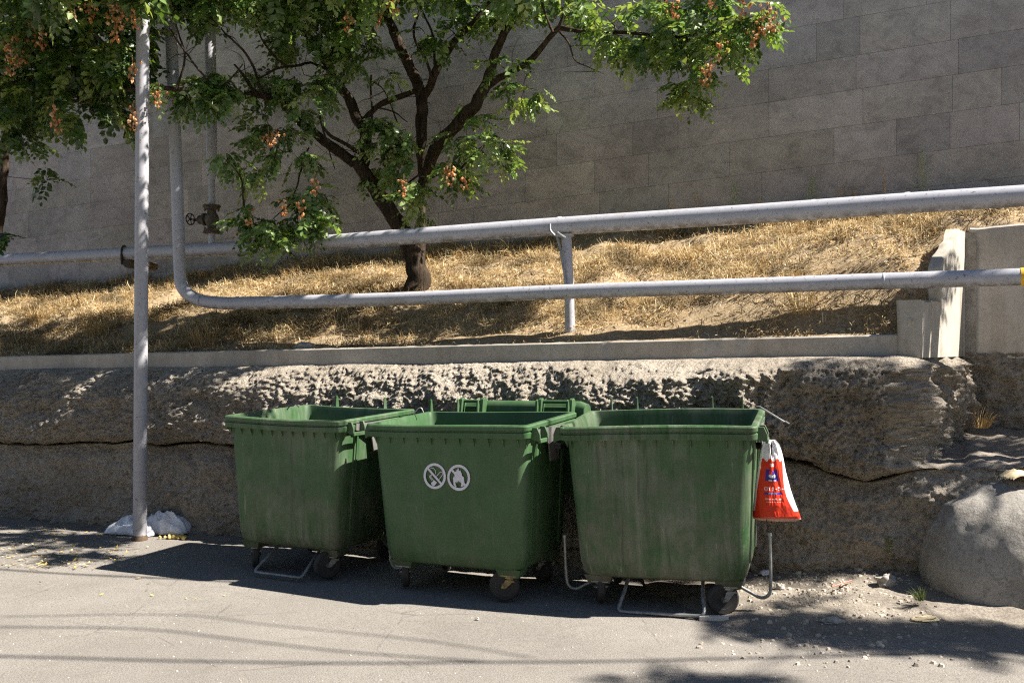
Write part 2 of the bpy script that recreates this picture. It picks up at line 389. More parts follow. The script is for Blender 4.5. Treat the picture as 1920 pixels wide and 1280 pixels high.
skin([upper_pt(q, t) for t in ts for q in qs], len(qs), len(ts), 'upper_layer', M['rock'], rw)
usr = steps(-14, -9, 110)[:-1]+steps(-9, -5, 210)[:-1]+steps(-5, 1.4, 560)
def lower_pt(u, t):
    zc = zcrack(u)-.02; z = zc*(1-t)-.05*t; n = NC-.26-.10*min(1, t*6)-.10*t; k = .62*min(1, t*20+.1)
    if t <= 0: n += .6
    return tuple(W(u, n-rough(u+5, z, k), z)-RO)
ts2 = [0.0]+steps(.003, 1, 74)
skin([lower_pt(u, t) for t in ts2 for u in usr], len(usr), len(ts2), 'lower_layer', M['rock'], rw)
tt = steps(0, 1, 60); V = []
us2 = steps(.5, 4, 190)
for t in tt:
    for u in us2:
        zt = 1.74; z = zt-(zt-.75)*t
        V.append(tuple(W(u, 9.24-.12*t-rough(u+3, z*1.3, .8), z)-W(-4, 8, 0)))
skin(V, 190, 60, 'recessed_stretch', M['rock'], rw)
# fallen lump at the foot of the crack
mb = MB()
def lump(mb, c, r, seed, sub=24, rough_=.25, M3=None, col=None):
    vs = []; c = Vector(c)
    for i in range(sub+1):
        th = math.pi*i/sub
        for j in range(sub):
            ph = 2*math.pi*j/sub
            d = Vector((math.sin(th)*math.cos(ph), math.sin(th)*math.sin(ph), math.cos(th)))
            k = 1+rough_*fbm(d*1.6+Vector((seed, 0, 0)), 4)
            p = Vector((d.x*r[0], d.y*r[1], d.z*r[2]))*k
            if M3: p = M3@p
            vs.append(c+p)
    fs = [(i*sub+j, (i+1)*sub+j, (i+1)*sub+(j+1)%sub, i*sub+(j+1)%sub) for i in range(sub) for j in range(sub)]
    mb.add(vs, fs, col)
# ---- concrete curb on the rock wall
cu = bpy.data.objects
mb = MB(); us = steps(-14, .19, 420); rs = []
jd = 0; joints = [-7.05, -9.3, -4.6, -2.3]
for u in us:
    j = min(abs(u-q) for q in joints); dn = .005 if j < .02 else 0
    a = .010*noise.noise(Vector((u*9, 0, 0)))+.006*noise.noise(Vector((u*31, 0, 0))); b = .012*noise.noise(Vector((u*1.3, 5, 0)))
    z0, z1 = zcb(u)-.03, zct(u)
    rs.append([W(u, NC+dn+b, z0), W(u, NC+dn+b, z1-.012), W(u, NC+.012+a, z1+a*.6), W(u, NC+.13+a*2, z1+a*.8), W(u, NC+.13, z0)])
mb.rings(rs)
curb = mb.obj('concrete_curb', M['curb'], None, True, 30)
tag(curb, 'long low concrete curb edging the dry grass along the top of the rock wall', 'curb')
# ---- stepped parapet that turns uphill at the right, and the grey wall beyond
pp = empty('stepped_parapet', W(.19, 8.22, 1.7), 'pale stepped concrete end wall with dark vertical streaks, between curb and grey wall', 'end wall')
o0 = W(.19, 8.22, 1.7)
mb = MB()
P = lambda s_, off, z: W(.20+.36*s_-off, NC-.01+1.02*s_, z)-o0
def slab(s0, s1, ztop, thick, nn=16):
    rr = []
    for k in range(nn+1):
        s_ = s0+(s1-s0)*k/nn; e = .012*noise.noise(Vector((s_*14, thick*9, 0)))
        z1 = ztop(s_)+e; rr.append([P(s_, 0, -.0+1.715), P(s_, -.0, z1-.01), P(s_, .02, z1), P(s_, thick+e*2, z1), P(s_, thick, 1.715)])
    mb.rings(rr)
slab(-.0, .42, lambda s_: 2.15+.05*s_, .17)
slab(.40, 1.0, lambda s_: 2.42+.35*min(1, (s_-.40)/.42)**.8, .08, 30)
mb.obj('stepped_slab', M['pale'], pp, True, 30)
mb = MB()
for k, (s_, off, z_, r) in enumerate(((.06,.17,2.02,(.05,.10,.11)), (.25,.18,2.06,(.045,.12,.09)), (.46,.12,2.30,(.05,.08,.12)), (.64,.13,2.48,(.05,.10,.12)), (.82,.13,2.60,(.05,.12,.10)))):
    lump(mb, P(s_, off-.05, z_-.02), tuple(q*.8 for q in r), k*3+2, 26, .35)
mb.obj('broken_edge', M['pale'], pp, True, 60)
mb = MB(); rs = []
for u in steps(.60, 4.0, 60):
    e = .012*noise.noise(Vector((u*8, 3, 0))); z1 = 2.80+.055*(u-.6)+e
    rs.append([W(u, 9.26, 1.70), W(u, 9.26, z1-.015), W(u, 9.28, z1), W(u, 9.52+e, z1), W(u, 9.52, 1.70)])
mb.rings(rs)
g = mb.obj('concrete_wall', M['conc'], None, True, 30)
tag(g, 'plain grey concrete wall with brown run stains at the right edge above the dirt path', 'wall')
mb = MB(); mb.box((-.05, 0, 0), (.05, .12, 1.06), Matrix.Translation(W(.595, 9.235, 1.70))@Matrix.Rotation(R(-21), 4, 'Z'))
x = mb.obj('corner_strip', M['boulder'], None, True, 30); x.parent = g  # darker material stands in for the shade on this corner face

# ---- big stone-clad wall: courses climb to the right
mb = MB(); slope = .066; z = -3.0; row = 0
RN = random.Random(5)
while z < 9.5:
    h = RN.choice((.34,.37,.39,.42)); u = -19+RN.random()
    while u < 8:
        w = RN.choice((RN.uniform(.45, .7), RN.uniform(.7, 1.15), RN.uniform(.8, 1.1))); v = RN.choice((RN.uniform(.72, .9), RN.uniform(.86, 1.1), RN.uniform(.9, 1.18)))
        c = (v*RN.uniform(.97, 1.05), v*RN.uniform(.96, 1.0), v*RN.uniform(.93, 1.03))
        if zw(u)-1.2 < z+3.4+slope*(u-.65)+h and z+3.4+slope*(u-.65)+h < 6.0-.11*(u-1):
            g_ = .0019; d = RN.uniform(0, .003)
            zz = lambda uu, q: 3.4+z+q+slope*(uu-.65)
            a = [(u+g_, g_), (u+w-g_, g_), (u+w-g_, h-g_), (u+g_, h-g_)]
            fr = [W(p, NWALL-d, zz(p, q)) for p, q in a]; bk = [W(p+(g_*.8 if p == u+g_ else -g_*.8)*-1, NWALL+.006, zz(p, q)) for p, q in a]
            mb.add(fr+bk, [(0,1,2,3),(0,4,5,1),(1,5,6,2),(2,6,7,3),(3,7,4,0)], c)
        u += w
    z += h; row += 1
mb.add([W(-20, NWALL+.005, .5), W(9, NWALL+.005, .5), W(9, NWALL+.005, 5.1), W(-20, NWALL+.005, 8.3)], [(0,1,2,3)], (.66,.64,.61))
mb.add([W(-20, NWALL+.5, .5), W(9, NWALL+.5, .5), W(9, NWALL+.5, 5.1), W(-20, NWALL+.5, 8.3)], [(3,2,1,0)], (.7,.7,.7))
mb.add([W(-20, NWALL+.005, 8.3), W(9, NWALL+.005, 5.1), W(9, NWALL+.5, 5.1), W(-20, NWALL+.5, 8.3)], [(0,1,2,3)], (.7,.7,.7))
sw = mb.obj('stone_wall', M['wall'], None, False)
tag(sw, 'tall grey wall clad in large stone blocks rising behind the tree and grass', 'wall')

# ---- boulder
mb = MB(); sub = 150; vs = []
for i in range(sub+1):
    th = math.pi*i/sub
    for j in range(sub):
        ph = 2*math.pi*j/sub
        d = Vector((math.sin(th)*math.cos(ph), math.sin(th)*math.sin(ph), math.cos(th)))
        rh = (abs(d.x)**3.4+abs(d.y)**3.4)**(1/3.4); q = (rh**6+abs(d.z)**6)**(-1/6)
        k = 1+.05*fbm(d*1.5+Vector((3, 1, 0)), 3)+.035*(.35-abs(noise.noise(d*2.3+Vector((1, 5, 2)))))+.018*fbm(d*5, 5)+.008*fbm(d*16, 4)
        p = d*q*k; vs.append(Vector((p.x*1.02, p.y*.62, p.z*.98 + ((.10*p.x-.10*p.x*p.x-.25*p.y*p.y) if p.z > 0 else 0))))
mb.add(vs, [(i*sub+j, (i+1)*sub+j, (i+1)*sub+(j+1)%sub, i*sub+(j+1)%sub) for i in range(sub) for j in range(sub)])
bo = mb.obj('boulder', M['boulder'], None, True, 180); bo.location = (4.0, 7.08, -.05); bo.rotation_euler = (0, 0, R(-14))
tag(bo, 'huge smooth grey cement-like boulder at the right edge with dry paper on top', 'boulder')

# ------------------------------------------------------------------ pipes
def pxpipe(pts, seg=20, k=8, o0=Vector((0,0,0))):
    """pts: (px, py, n, diameter in metres) -> smooth centre line"""
    P = [(*(atn(a, b, n)-o0), d/2) for a, b, n, d in pts]
    C = cr(P, k); return [Vector(c[:3]) for c in C], [c[3] for c in C]
up0 = atn(1068, 428, 8.70)
up = empty('upper_pipe', up0, 'thick silver pipe crossing above the dry grass on a post, with a rusty valve', 'pipe')
mb = MB(); p, r = pxpipe([(-330,503,9.5,.15),(0,488,9.4,.15),(250,475,9.2,.15),(500,462,8.9,.15),(760,444,8.62,.155),(1050,424,8.70,.165),(1400,402,8.70,.17),(1700,381,8.70,.17),(1920,367,8.70,.17),(2300,343,8.70,.17)], o0=up0)
mb.tube(p, r, 24); mb.obj('pipe_run', M['pipe'], up)
for px, py, d in ((1526,394,.176),(1702,381,.176),(500,462,.157),(1050,424,.17)):
    mb = MB(); c = atn(px, py, 8.70 if px > 600 else 8.9)-up0; dd = (atn(px+20, py-1.35, 8.6 if px > 600 else 8.88)-atn(px, py, 8.70 if px > 600 else 8.9)).normalized()
    mb.tube([c-dd*.012, c-dd*.006, c+dd*.006, c+dd*.012], [d/2-.001, d/2+.003, d/2+.003, d/2-.001], 24); mb.obj('weld_ring', M['pipe'], up)
# riser with valve standing on the pipe
n3 = 9.02
mb = MB(); a = [atn(397, y, n3)-up0 for y in (465, 432)]; mb.tube(a, .036, 16); mb.obj('riser_stub', M['pipe'], up)
mb = MB(); a = [atn(397.5, 386, n3)-up0, atn(397, 335, n3)-up0]; mb.tube(a, .036, 16)
a = [atn(397, 337, n3)-up0, atn(397, 322, n3)-up0, atn(396, 200, n3)-up0, atn(394, 60, n3)-up0, atn(392, 30, n3)-up0]; mb.tube(a, [.036,.058,.060,.060,.060], 18)
q = [atn(392, 30, n3)-up0, atn(388, -10, n3)-up0, atn(380, -120, n3)-up0, atn(372, -420, n3)-up0]; mb.tube(q, .060, 18)
mb.obj('riser', M['pipe'], up)
vo = atn(397, 411, n3)-up0; T = Matrix.Translation
mb = MB()
mb.lathe([(.0,-.13),(.085,-.13),(.085,-.105),(.045,-.10),(.05,-.07),(.072,-.035),(.078,0),(.072,.035),(.05,.07),(.045,.10),(.085,.105),(.085,.13),(0,.13)], T(vo), 24)
mb.lathe([(.04,0),(.045,.07),(.07,.075),(.07,.10),(.05,.105),(.05,.16),(.02,.165),(.014,.24),(0,.24)], T(vo)@Matrix.Rotation(R(-90), 4, 'Y')@Matrix.Rotation(R(-20), 4, 'X'), 20)
va = mb.obj('valve', M['valve'], up, True, 30)
for sgn in (-1, 1):
    mb = MB()
    mb.lathe([(.0,-.012),(.094,-.012),(.094,.012),(0,.012)], T(vo+Vector((0,0,.142*sgn))), 20)
    for k in range(8):
        th = k*math.pi/4; b = vo+Vector((.078*math.cos(th), .078*math.sin(th), .125*sgn)); mb.tube([b-Vector((0,0,.035)), b+Vector((0,0,.035))], .009, 6)
    mb.obj('flange', M['rust'], va)
mb = MB(); hw = vo+Vector((-.235, .0, 0))
Mh = T(hw)@Matrix.Rotation(R(90-28), 4, 'Z')@Matrix.Rotation(R(90), 4, 'X')
mb.tube([Mh@Vector((.062*math.cos(t), .062*math.sin(t), 0)) for t in steps(0, 2*math.pi, 25)], .007, 8)
for k in range(5):
    th = k*2*math.pi/5; mb.tube([Mh@Vector((0,0,0)), Mh@Vector((.06*math.cos(th), .06*math.sin(th), 0))], .006, 6)
mb.lathe([(0,-.012),(.014,-.012),(.014,.012),(0,.012)], Mh, 10)
mb.obj('handwheel', M['iron'], va)

lp0 = atn(1060, 547, 8.40)
lw = empty('lower_pipe', lp0, 'thinner silver pipe that drops beside the pole, bends and runs below the thick pipe', 'pipe')
mb = MB()
p, r = pxpipe([(300,-420,8.5,.125),(316,-60,8.5,.125),(321,60,8.5,.125),(326,200,8.5,.125),(331,330,8.5,.125),(335,450,8.5,.125),(337,505,8.5,.125),(341,535,8.49,.13),(356,554,8.48,.13),(380,564,8.47,.13),(415,568,8.46,.13),(470,568,8.45,.13),(760,560,8.40,.128),(1060,547,8.40,.13),(1400,536,8.40,.13),(1655,527,8.40,.13),(1914,519,8.40,.13)], o0=lp0)
mb.tube(p, r, 24); mb.obj('pipe_run', M['pipe'], lw)
for px, py, pxb in ((1657,527,20),(445,568,20),(377,563,20)):
    mb = MB(); c = atn(px, py, 8.40 if px > 500 else 8.46)-lp0; dd = (atn(px+30, py-1, 8.40)-atn(px, py, 8.40)).normalized()
    mb.tube([c-dd*.012, c-dd*.005, c+dd*.005, c+dd*.012], [.064,.0685,.0685,.064], 24); mb.obj('weld_ring', M['pipe'], lw)
mb = MB(); a = atn(1913, 519, 8.40)-lp0; b = atn(1950, 517.5, 8.40)-lp0; mb.tube([a, b], .068, 24); mb.obj('painted_band', M['yellow'], lw)
mb = MB(); a = atn(1950, 517.5, 8.40)-lp0; b = atn(2300, 504, 8.40)-lp0; mb.tube([a, b], .065, 24); mb.obj('pipe_end', M['pipe'], lw)
# loose vegetation tuft caught on the bend is part of the grass
# post carrying the pipes
pb = atn(1069, 622, 8.70)
po = empty('pipe_support_post', pb, 'grey tapering post holding up the thick pipe in the dry grass, with bent rod braces', 'post')
mb = MB()
def bar4(mb, A, B, wa, wb, ux, uy):
    rs = []
    for C, w in ((A, wa), (B, wb)):
        rs.append([C+ux*w-uy*w*.7, C+ux*w+uy*w*.7, C-ux*w+uy*w*.7, C-ux*w-uy*w*.7])
    mb.rings(rs)
ax, ay = Vector((UX, UY, 0)), Vector((NX, NY, 0))
mb.tube([atn(1069,640,8.70)-pb, atn(1067,540,8.70)-pb, atn(1062,442,8.70)-pb], [.046,.045,.047], 18); mb.obj('post_tube', M['pipe'], po)
mb = MB(); c = atn(1060, 441, 8.70)-pb; Mx = T(c)@Matrix.Rotation(R(-21), 4, 'Z'); mb.box((-.09,-.05,-.012),(.07,.05,.010), Mx); mb.obj('saddle_plate', M['pipe'], po, True, 30, .003)
for pts in ([(1031,420,8.60),(1032,432,8.59),(1040,441,8.60)], [(1044,444,8.62),(1050,465,8.63),(1056,500,8.635),(1061,530,8.64),(1064,550,8.64)], [(1045,436,8.57),(1052,441,8.57),(1060,446,8.58)]):
    mb = MB(); mb.tube([Vector(q) for q in cr([tuple(atn(*q)-pb) for q in pts], 4)], .011, 8); mb.obj('brace_rod', M['galv'], po)
# clamp with a short stub pipe under the thick pipe at the left
cb = atn(237, 492, 9.15)
cl = empty('pipe_clamp', cb, 'short dark stub pipe clamped under the thick pipe just left of the pole', 'pipe clamp')
mb = MB(); a = atn(238, 494, 8.98)-cb; b = atn(290, 500, 9.55)-cb; dd = (b-a).normalized()
mb.tube([a, a+dd*.02, b-dd*.02, b], [.05,.052,.05,.048], 18); mb.obj('stub_pipe', M['rust'], cl)
mb = MB(); mb.tube([a-dd*.004, a-dd*.002], .038, 16); mb.obj('bore_dark_disc', M['iron'], cl)  # solid black disc stands in for the shaded inside of the open end
mb = MB(); c = atn(233, 475, 9.21)-cb
mb.tube([c+Vector((0, .085*math.cos(t)*1.0, .088*math.sin(t))) for t in steps(0, 2*math.pi, 22)], .012, 8)
mb.tube([c+Vector((0,-.088,-.02)), c+Vector((.01,-.09,-.14))], .014, 8); mb.obj('clamp_ring', M['iron'], cl)

# pole
pbz = onground(262, 1012)
pl = empty('metal_pole', pbz, 'tall silver painted metal pole standing on the road edge, by the white plastic bag', 'pole')
mb = MB(); top = at(268, 0, pbz.y)-pbz; d = top.normalized()
mb.tube([Vector((0,0,-.02)), d*.6, d*1.9, d*3.4, d*5.2, d*8.5], [.064,.061,.061,.061,.058,.055], 24); mb.obj('shaft', M['pole'], pl)
mb = MB(); mb.tube([d*.0, d*.03, d*.05], [.072,.072,.063], 24); mb.obj('base_collar', M['rust'], pl)
for hgt in (.63, 2.55, 3.26):
    mb = MB(); mb.tube([d*hgt-d*.006, d*hgt+d*.006], .0632, 24); mb.obj('joint_ring', M['pole'], pl)
# ------------------------------------------------------------------ BINS
def rrect(hx, hy, r, z, k=6):
    pts = []
    for cx, cy, a0 in ((hx-r, -hy+r, -90), (hx-r, hy-r, 0), (-hx+r, hy-r, 90), (-hx+r, -hy+r, 180)):
        for i in range(k+1):
            a = R(a0+90*i/k); pts.append((cx+r*math.cos(a), cy+r*math.sin(a), z))
        # intermediate points on the next straight edge are added below
    return pts
def dens(pts, m=6):
    out = []; n = len(pts)
    for i in range(n):
        a, b = Vector(pts[i]), Vector(pts[(i+1) % n]); L = (b-a).length
        out.append(a)
        if L > .3:
            for q in range(1, 14): out.append(a.lerp(b, q/14))
    return out
PROF = [(.24,.47,.35,.05),(.245,.50,.38,.07),(.262,.555,.425,.09),(.285,.574,.443,.10),(.335,.580,.450,.10),(.345,.586,.455,.10),(.75,.612,.473,.085),(1.15,.637,.491,.07),(1.172,.640,.494,.07),
        (1.174,.676,.521,.05),(1.180,.680,.526,.05),(1.212,.682,.527,.05),(1.217,.671,.516,.05),(1.224,.671,.516,.05),(1.230,.683,.528,.05),(1.255,.684,.529,.05),(1.263,.676,.521,.05),(1.266,.650,.497,.05),(1.262,.640,.487,.05),(1.20,.622,.470,.06),(.75,.60,.455,.08),(.33,.57,.435,.09),(.30,.53,.39,.07)]
def front_y(z, dims):        # y of the outer front face at height z (local metres)
    q = z/dims[2]
    for (z0,_,y0,_), (z1,_,y1,_) in zip(PROF[:9], PROF[1:9]):
        if z0 <= q <= z1: return -(y0+(y1-y0)*(q-z0)/(z1-z0))*dims[1]
    return -.49*dims[1]
def make_bin(pose, dims, label, mat, caster, dirtmat, opts):
    x, y, z, yaw, pit, rol = pose; sx, sy, sz = dims
    Mw = T(Vector((x, y, z)))@Matrix.Rotation(yaw, 4, 'Z')@Matrix.Rotation(pit, 4, 'X')@Matrix.Rotation(rol, 4, 'Y')
    root = empty('wheeled_waste_bin', None, label, 'waste bin', 'green wheeled waste bins in a row', Mw)
    Sc = Matrix.Diagonal((sx, sy, sz, 1)); mb = MB(); rs = []
    bow = opts.get('bow', .008)
    for (pz, hx, hy, r) in PROF:
        ring = []
        for p in dens(rrect(hx, hy, r, pz)):
            wv = .006*math.sin(p.x*3+x)*max(0, pz-.9)/.3
            yb = 0
            if .3 < pz < 1.15:
                yb = -bow*(1-(p.x/hx)**2)*(1 if p.y < 0 else -1)*math.sin((pz-.3)/.85*math.pi)
                if p.y < 0 and abs(p.x) < hx-.14: yb -= .0045*(1 if abs(abs(p.x)-.36) > .02 else -.6)
            lift = .035*(p.y+.53)/1.06*max(0, min(1, (pz-.9)/.3))
            ring.append(Sc@Vector((p.x, p.y+yb, pz+lift+wv)))
        rs.append(ring)
    mb.rings(rs)
    def B(lo, hi, M3=None, tp=None): mb.box(lo, hi, (Sc@M3) if M3 else Sc, None, tp)
    # gussets under the rim: thin triangular fins
    for k in range(11):
        fx = -.60+1.2*k/10
        mb.prism([(0,0),(.0,-.06),(-.028,0)], .006, Sc@T(Vector((fx, -.4905, 1.174)))@Matrix.Rotation(R(90), 4, 'Z'))
        for sg in (-1, 1):
            if k < 8:
                yy = -.44+.88*k/7
                mb.prism([(0,0),(0,-.06),(.032*sg,0)], .006, Sc@T(Vector((.637*sg, yy, 1.174))))
    # caster pads and belly
    for ax_ in (-1, 1):
        for ay_ in (-1, 1):
            B((ax_*.455-.10, ay_*.335-.075, .205), (ax_*.455+.10, ay_*.335+.085, .262), None, .78)
    # side ribs (vertical)
    for sg in (-1, 1):
        for yy in (-.30, -.27, .27, .30):
            mb.prism([(sg*.575,.36),(sg*.600,.36),(sg*.650,1.14),(sg*.630,1.14)], .016, Sc@T(Vector((0, yy-.008, 0))))
    body = mb.obj('body', mat, root, True, 32)
    # lifting trunnions and plates, mid of each side
    for sg in (-1, 1):
        mb = MB()
        mb.prism([(-.34,.070),(.20,.070),(.20,.0),(.09,-.045),(.06,-.17),(-.10,-.17),(-.13,-.045),(-.22,0),(-.34,.02)], .010, Sc@T(Vector((sg*.690 + (.0 if sg > 0 else .0), 0, 1.165)))@Matrix.Rotation(R(90), 4, 'Z'))
        pt = mb.obj('lifting_plate', M['plate'], root, True, 30)
        mb = MB(); mb.tube([Sc@Vector((sg*.64, 0, 1.09)), Sc@Vector((sg*.735, 0, 1.09)), Sc@Vector((sg*.74, 0, 1.09))], [.024,.024,.02], 14)
        mb.obj('trunnion', M['iron'], pt)
    # side grab handles by the front corners
    for sg in (-1, 1):
        for yy in ((-.36,) if opts.get('one') else (-.36, .36)):
            mb = MB()
            for q in (-.075, .075):
                mb.prism([(0,.05),(0,-.03),(sg*.055,-.045),(sg*.072,-.035),(sg*.072,.0),(sg*.05,.05)], .016, Sc@T(Vector((sg*.672, yy+q-.008, 1.205))))
            mb.box((min(sg*.727, sg*.747), yy-.075, 1.150), (max(sg*.727, sg*.747), yy+.075, 1.178), Sc)
            mb.obj('grab_handle', mat, root, True, 30, .003)
    # hinge lugs standing on the rear rim
    for hx in opts['lugs']:
        mb = MB(); mb.prism([(0,-.02),(.05,-.03),(.045,.03),(.034,.095),(.022,.105),(.010,.10),(.004,.05)], .012, Sc@T(Vector((hx, .515, 1.285)))@Matrix.Rotation(R(90), 4, 'Z'))
        mb.obj('hinge_lug', mat, root, True, 30)
    # casters
    Mi = Mw.inverted()
    for (ax_, ay_, ang, side) in caster:
        loc = Sc@Vector((ax_*.45, ay_*.345, 0))
        wp = Mw@loc; wp.z = .012; c = Mi@wp     # ground contact in local space
        topz = .215*sz
        Rz = Matrix.Rotation(R(ang), 4, 'Z'); off = Rz@Vector((0, .045, 0))
        mount = MB(); mount.lathe([(0,0),(.045,0),(.045,-.012),(.03,-.02),(.03,-.035),(0,-.035)], T(Vector((c.x, c.y, topz-.006))), 16)
        mount.box((-.06,-.045,-.004),(.06,.045,.004), T(Vector((c.x, c.y, topz))))
        cst = mount.obj('caster', M['galv'] if not opts.get('ochre') or ax_ < 0 or ay_ > 0 else M['ochre'], root, True, 30)
        wc = Vector((c.x, c.y, c.z+.109))+off
        fk = MB(); fm = M['ochre'] if opts.get('ochre') and ax_ > 0 and ay_ < 0 else M['galv']
        for sd in (-1, 1):
            prof = [Vector((sd*.030, -.035, topz-.03-wc.z)), Vector((sd*.030, .03, topz-.03-wc.z)), Vector((sd*.034, .018, -.012)), Vector((sd*.034, -.018, -.012))]
            prof = [Vector((p.x, p.y-(.045 if p.z > 0 else 0), p.z)) for p in prof]
            pr2 = [p+Vector((sd*.006, 0, 0)) for p in prof]
            vs = [T(wc)@Rz@p for p in prof+pr2]
            fk.add(vs, [(0,1,2,3),(7,6,5,4),(0,4,5,1),(1,5,6,2),(2,6,7,3),(3,7,4,0)])
        fk.tube([T(wc)@Rz@Vector((-.05,0,0)), T(wc)@Rz@Vector((.05,0,0))], .009, 8)
        fk.box((-.036,-.08,topz-.045-wc.z),(.036,-.01,topz-.036-wc.z), T(wc)@Rz)
        fk.obj('fork', fm, cst, False)
        Mr = T(wc)@Rz@Matrix.Rotation(R(90), 4, 'Y')
        ty = MB(); ty.lathe([(.064,-.021),(.094,-.028),(.107,-.019),(.110,0),(.107,.019),(.094,.028),(.064,.021)], Mr, 30); ty.obj('tyre', M['tyre'], cst, True, 30)
        rm = MB(); rm.lathe([(0,-.024),(.02,-.024),(.022,-.015),(.054,-.013),(.065,-.022),(.065,.022),(.054,.013),(.022,.015),(.02,.024),(0,.024)], Mr, 24); rm.obj('wheel_rim', M['rim'], cst, True, 30)
    # tubes
    if opts.get('pedal'):
        mb = MB(); a = opts['pedal']
        pts = [(-.25,-.20,.255),(-.26,-.34,.17),(-.28,-.47,.085),(-.27,-.50,.062),(-.24,-.505,.055),(0,-.505,.055),(.24,-.505,.055),(.27,-.50,.062),(.28,-.47,.085),(.26,-.34,.17),(.25,-.20,.255)]
        mb.tube([Vector(q) for q in cr([(p[0]*a, p[1]*sy*1.05, p[2]) for p in pts], 3)], .0125, 10)
        mb.obj('foot_pedal', M['galv'], root)
    for sg, zt, yy in opts['side']:
        mb = MB(); pts = [(sg*.50,yy+.02,.205),(sg*.58,yy+.01,.165),(sg*.66,yy,.13),(sg*.715,yy,.16),(sg*.725,yy,.24),(sg*.728,yy-.0,zt*.7),(sg*.728,yy-.0,zt)]
        mb.tube([Vector(q) for q in cr([(p[0]*sx, p[1]*sy, p[2]) for p in pts], 4)], .0115, 10)
        mb.tube([(sg*.728*sx, yy*sy, zt-.01), (sg*.728*sx, yy*sy, zt+.012)], .016, 10)
        st_ = mb.obj('side_bar', M['galv'], root)
        mb = MB(); mb.tube([(sg*.722*sx, yy*sy, zt), (sg*.69*sx, yy*sy*.7, .8), (sg*.685*sx, yy*sy*.4, 1.08)], .003, 5); mb.obj('pull_cable', M['iron'], st_)
    return root, Mw, body
CS = lambda a, b, c, d: [(-1,-1,a,0),(1,-1,b,0),(-1,1,c,0),(1,1,d,0)]
g1, g2, g3 = m_green('green_plastic_worn', 1.3, 1.0), m_green('green_plastic_clean', 4.1, .4), m_green('green_plastic_dirty', 7.7, 1.35)
b1, M1, _ = make_bin((-1.572, 8.189, -.019, -.437, -.009, .007), (.83, 1.05, .996), 'leftmost green wheeled bin, worn front with grey scuffs, nearest the silver pole', g1, CS(40, 150, 30, -20), None,
    dict(lugs=(-.3,.3), side=[], pedal=.80, bow=.006))
b2, M2, _ = make_bin((-.266, 7.477, -.026, -.449, .005, -.017), (.965, .873, 1.008), 'middle green wheeled bin with two round white prohibition stickers on its front', g2, CS(30, 100, 10, 60), None,
    dict(lugs=(-.66,-.40,-.21,.33,.60), side=[(-1,.26,-.1)], ochre=True, one=True))
b3, M3, _ = make_bin((1.132, 7.09, -.022, -.306, .026, -.027), (.973, .857, 1.033), 'rightmost green wheeled bin, dirtiest front, with a red carrier bag hanging from its side', g3, CS(15, 118, 20, 60), None,
    dict(lugs=(-.49,-.285,.295,.52), side=[(-1,.50,-.25),(1,.56,-.25)], pedal=1.02, one=True))
# lid of the middle bin, swung back behind it
mb = MB(); Wd = .62; rs = []
for xx in steps(-.42, .70, 20):
    e = .0 if -.40 < xx < .68 else -.02
    prof = [(.60+e,1.235),(.60+e,1.31+e),(.625,1.345+e),(.68,1.352+e),(.74,1.33+e),(.775,1.27+e),(.79,1.1),(.80,.62),(.77,.60),(.765,1.05),(.74,1.25),(.66,1.27),(.64,1.235)]
    rs.append([Vector((xx*.965, p*.873+.03, q*1.0)) for p, q in prof])
for r_ in rs:
    for v_ in r_: v_.z += .035
mb.rings(rs); lid = mb.obj('lid', g2, b2, True, 50)
for xa, xb in ((-.40,-.20),(.33,.60)):
    mb = MB()
    for xx in (xa, xb):
        mb.prism([(-.02,-.08),(.04,-.10),(.085,-.02),(.07,.055),(.045,.07),(.015,.06),(-.0,.02)], .030, T(Vector((xx*.965+.02, .49, 1.345)))@Matrix.Rotation(R(90), 4, 'Z'))
        mb.prism([(.00,-.06),(.035,-.08),(.065,-.02),(.055,.05),(.035,.06),(.015,.05)], .012, T(Vector((xx*.965-.025, .49, 1.345)))@Matrix.Rotation(R(90), 4, 'Z'))
    mb.tube([Vector((xa*.965, .535, 1.385)), Vector((xb*.965, .535, 1.385))], .014, 10)
    mb.tube([Vector((xa*.965, .565, 1.335)), Vector((xb*.965, .565, 1.335))], .018, 10)
    mb.obj('lid_hinge', g2, lid, True, 30, .003)
# rods on the rims
mb = MB(); a = Vector((.655,.44,1.32)); b = Vector((.76,.12,1.255)); mb.tube([a+Vector((-.02,.02,.005)), a, b], .006, 8)
rd = mb.obj('rim_rod', M['galv'], b3); Mi3 = M3.inverted()
A_ = Mi3@at(1424, 762, 7.0); B_ = Mi3@at(1476, 794, 6.95); rd.data.clear_geometry()
mb = MB(); mb.tube([A_+Vector((-.02,.01,0)), A_, B_], .0065, 8); bpy.data.objects.remove(rd); rd = mb.obj('rim_rod', M['galv'], b3)
mb = MB(); mb.tube([B_-(B_-A_).normalized()*.02, B_+(B_-A_).normalized()*.012], .014, 10); mb.obj('rod_knob', M['iron'], rd)
for root, Mx, pts in ((b1, M1, [(538,768,8.2),(545,760,8.2),(556,758,8.2),(560,763,8.2)]), (b2, M2, [(775,776,7.9),(784,766,7.9),(790,765,7.9),(794,773,7.9)])):
    mb = MB(); mb.tube([Vector(q) for q in cr([tuple(Mx.inverted()@at(*p)) for p in pts], 4)], .005, 6); mb.obj('wire_loop', M['galv'], root)

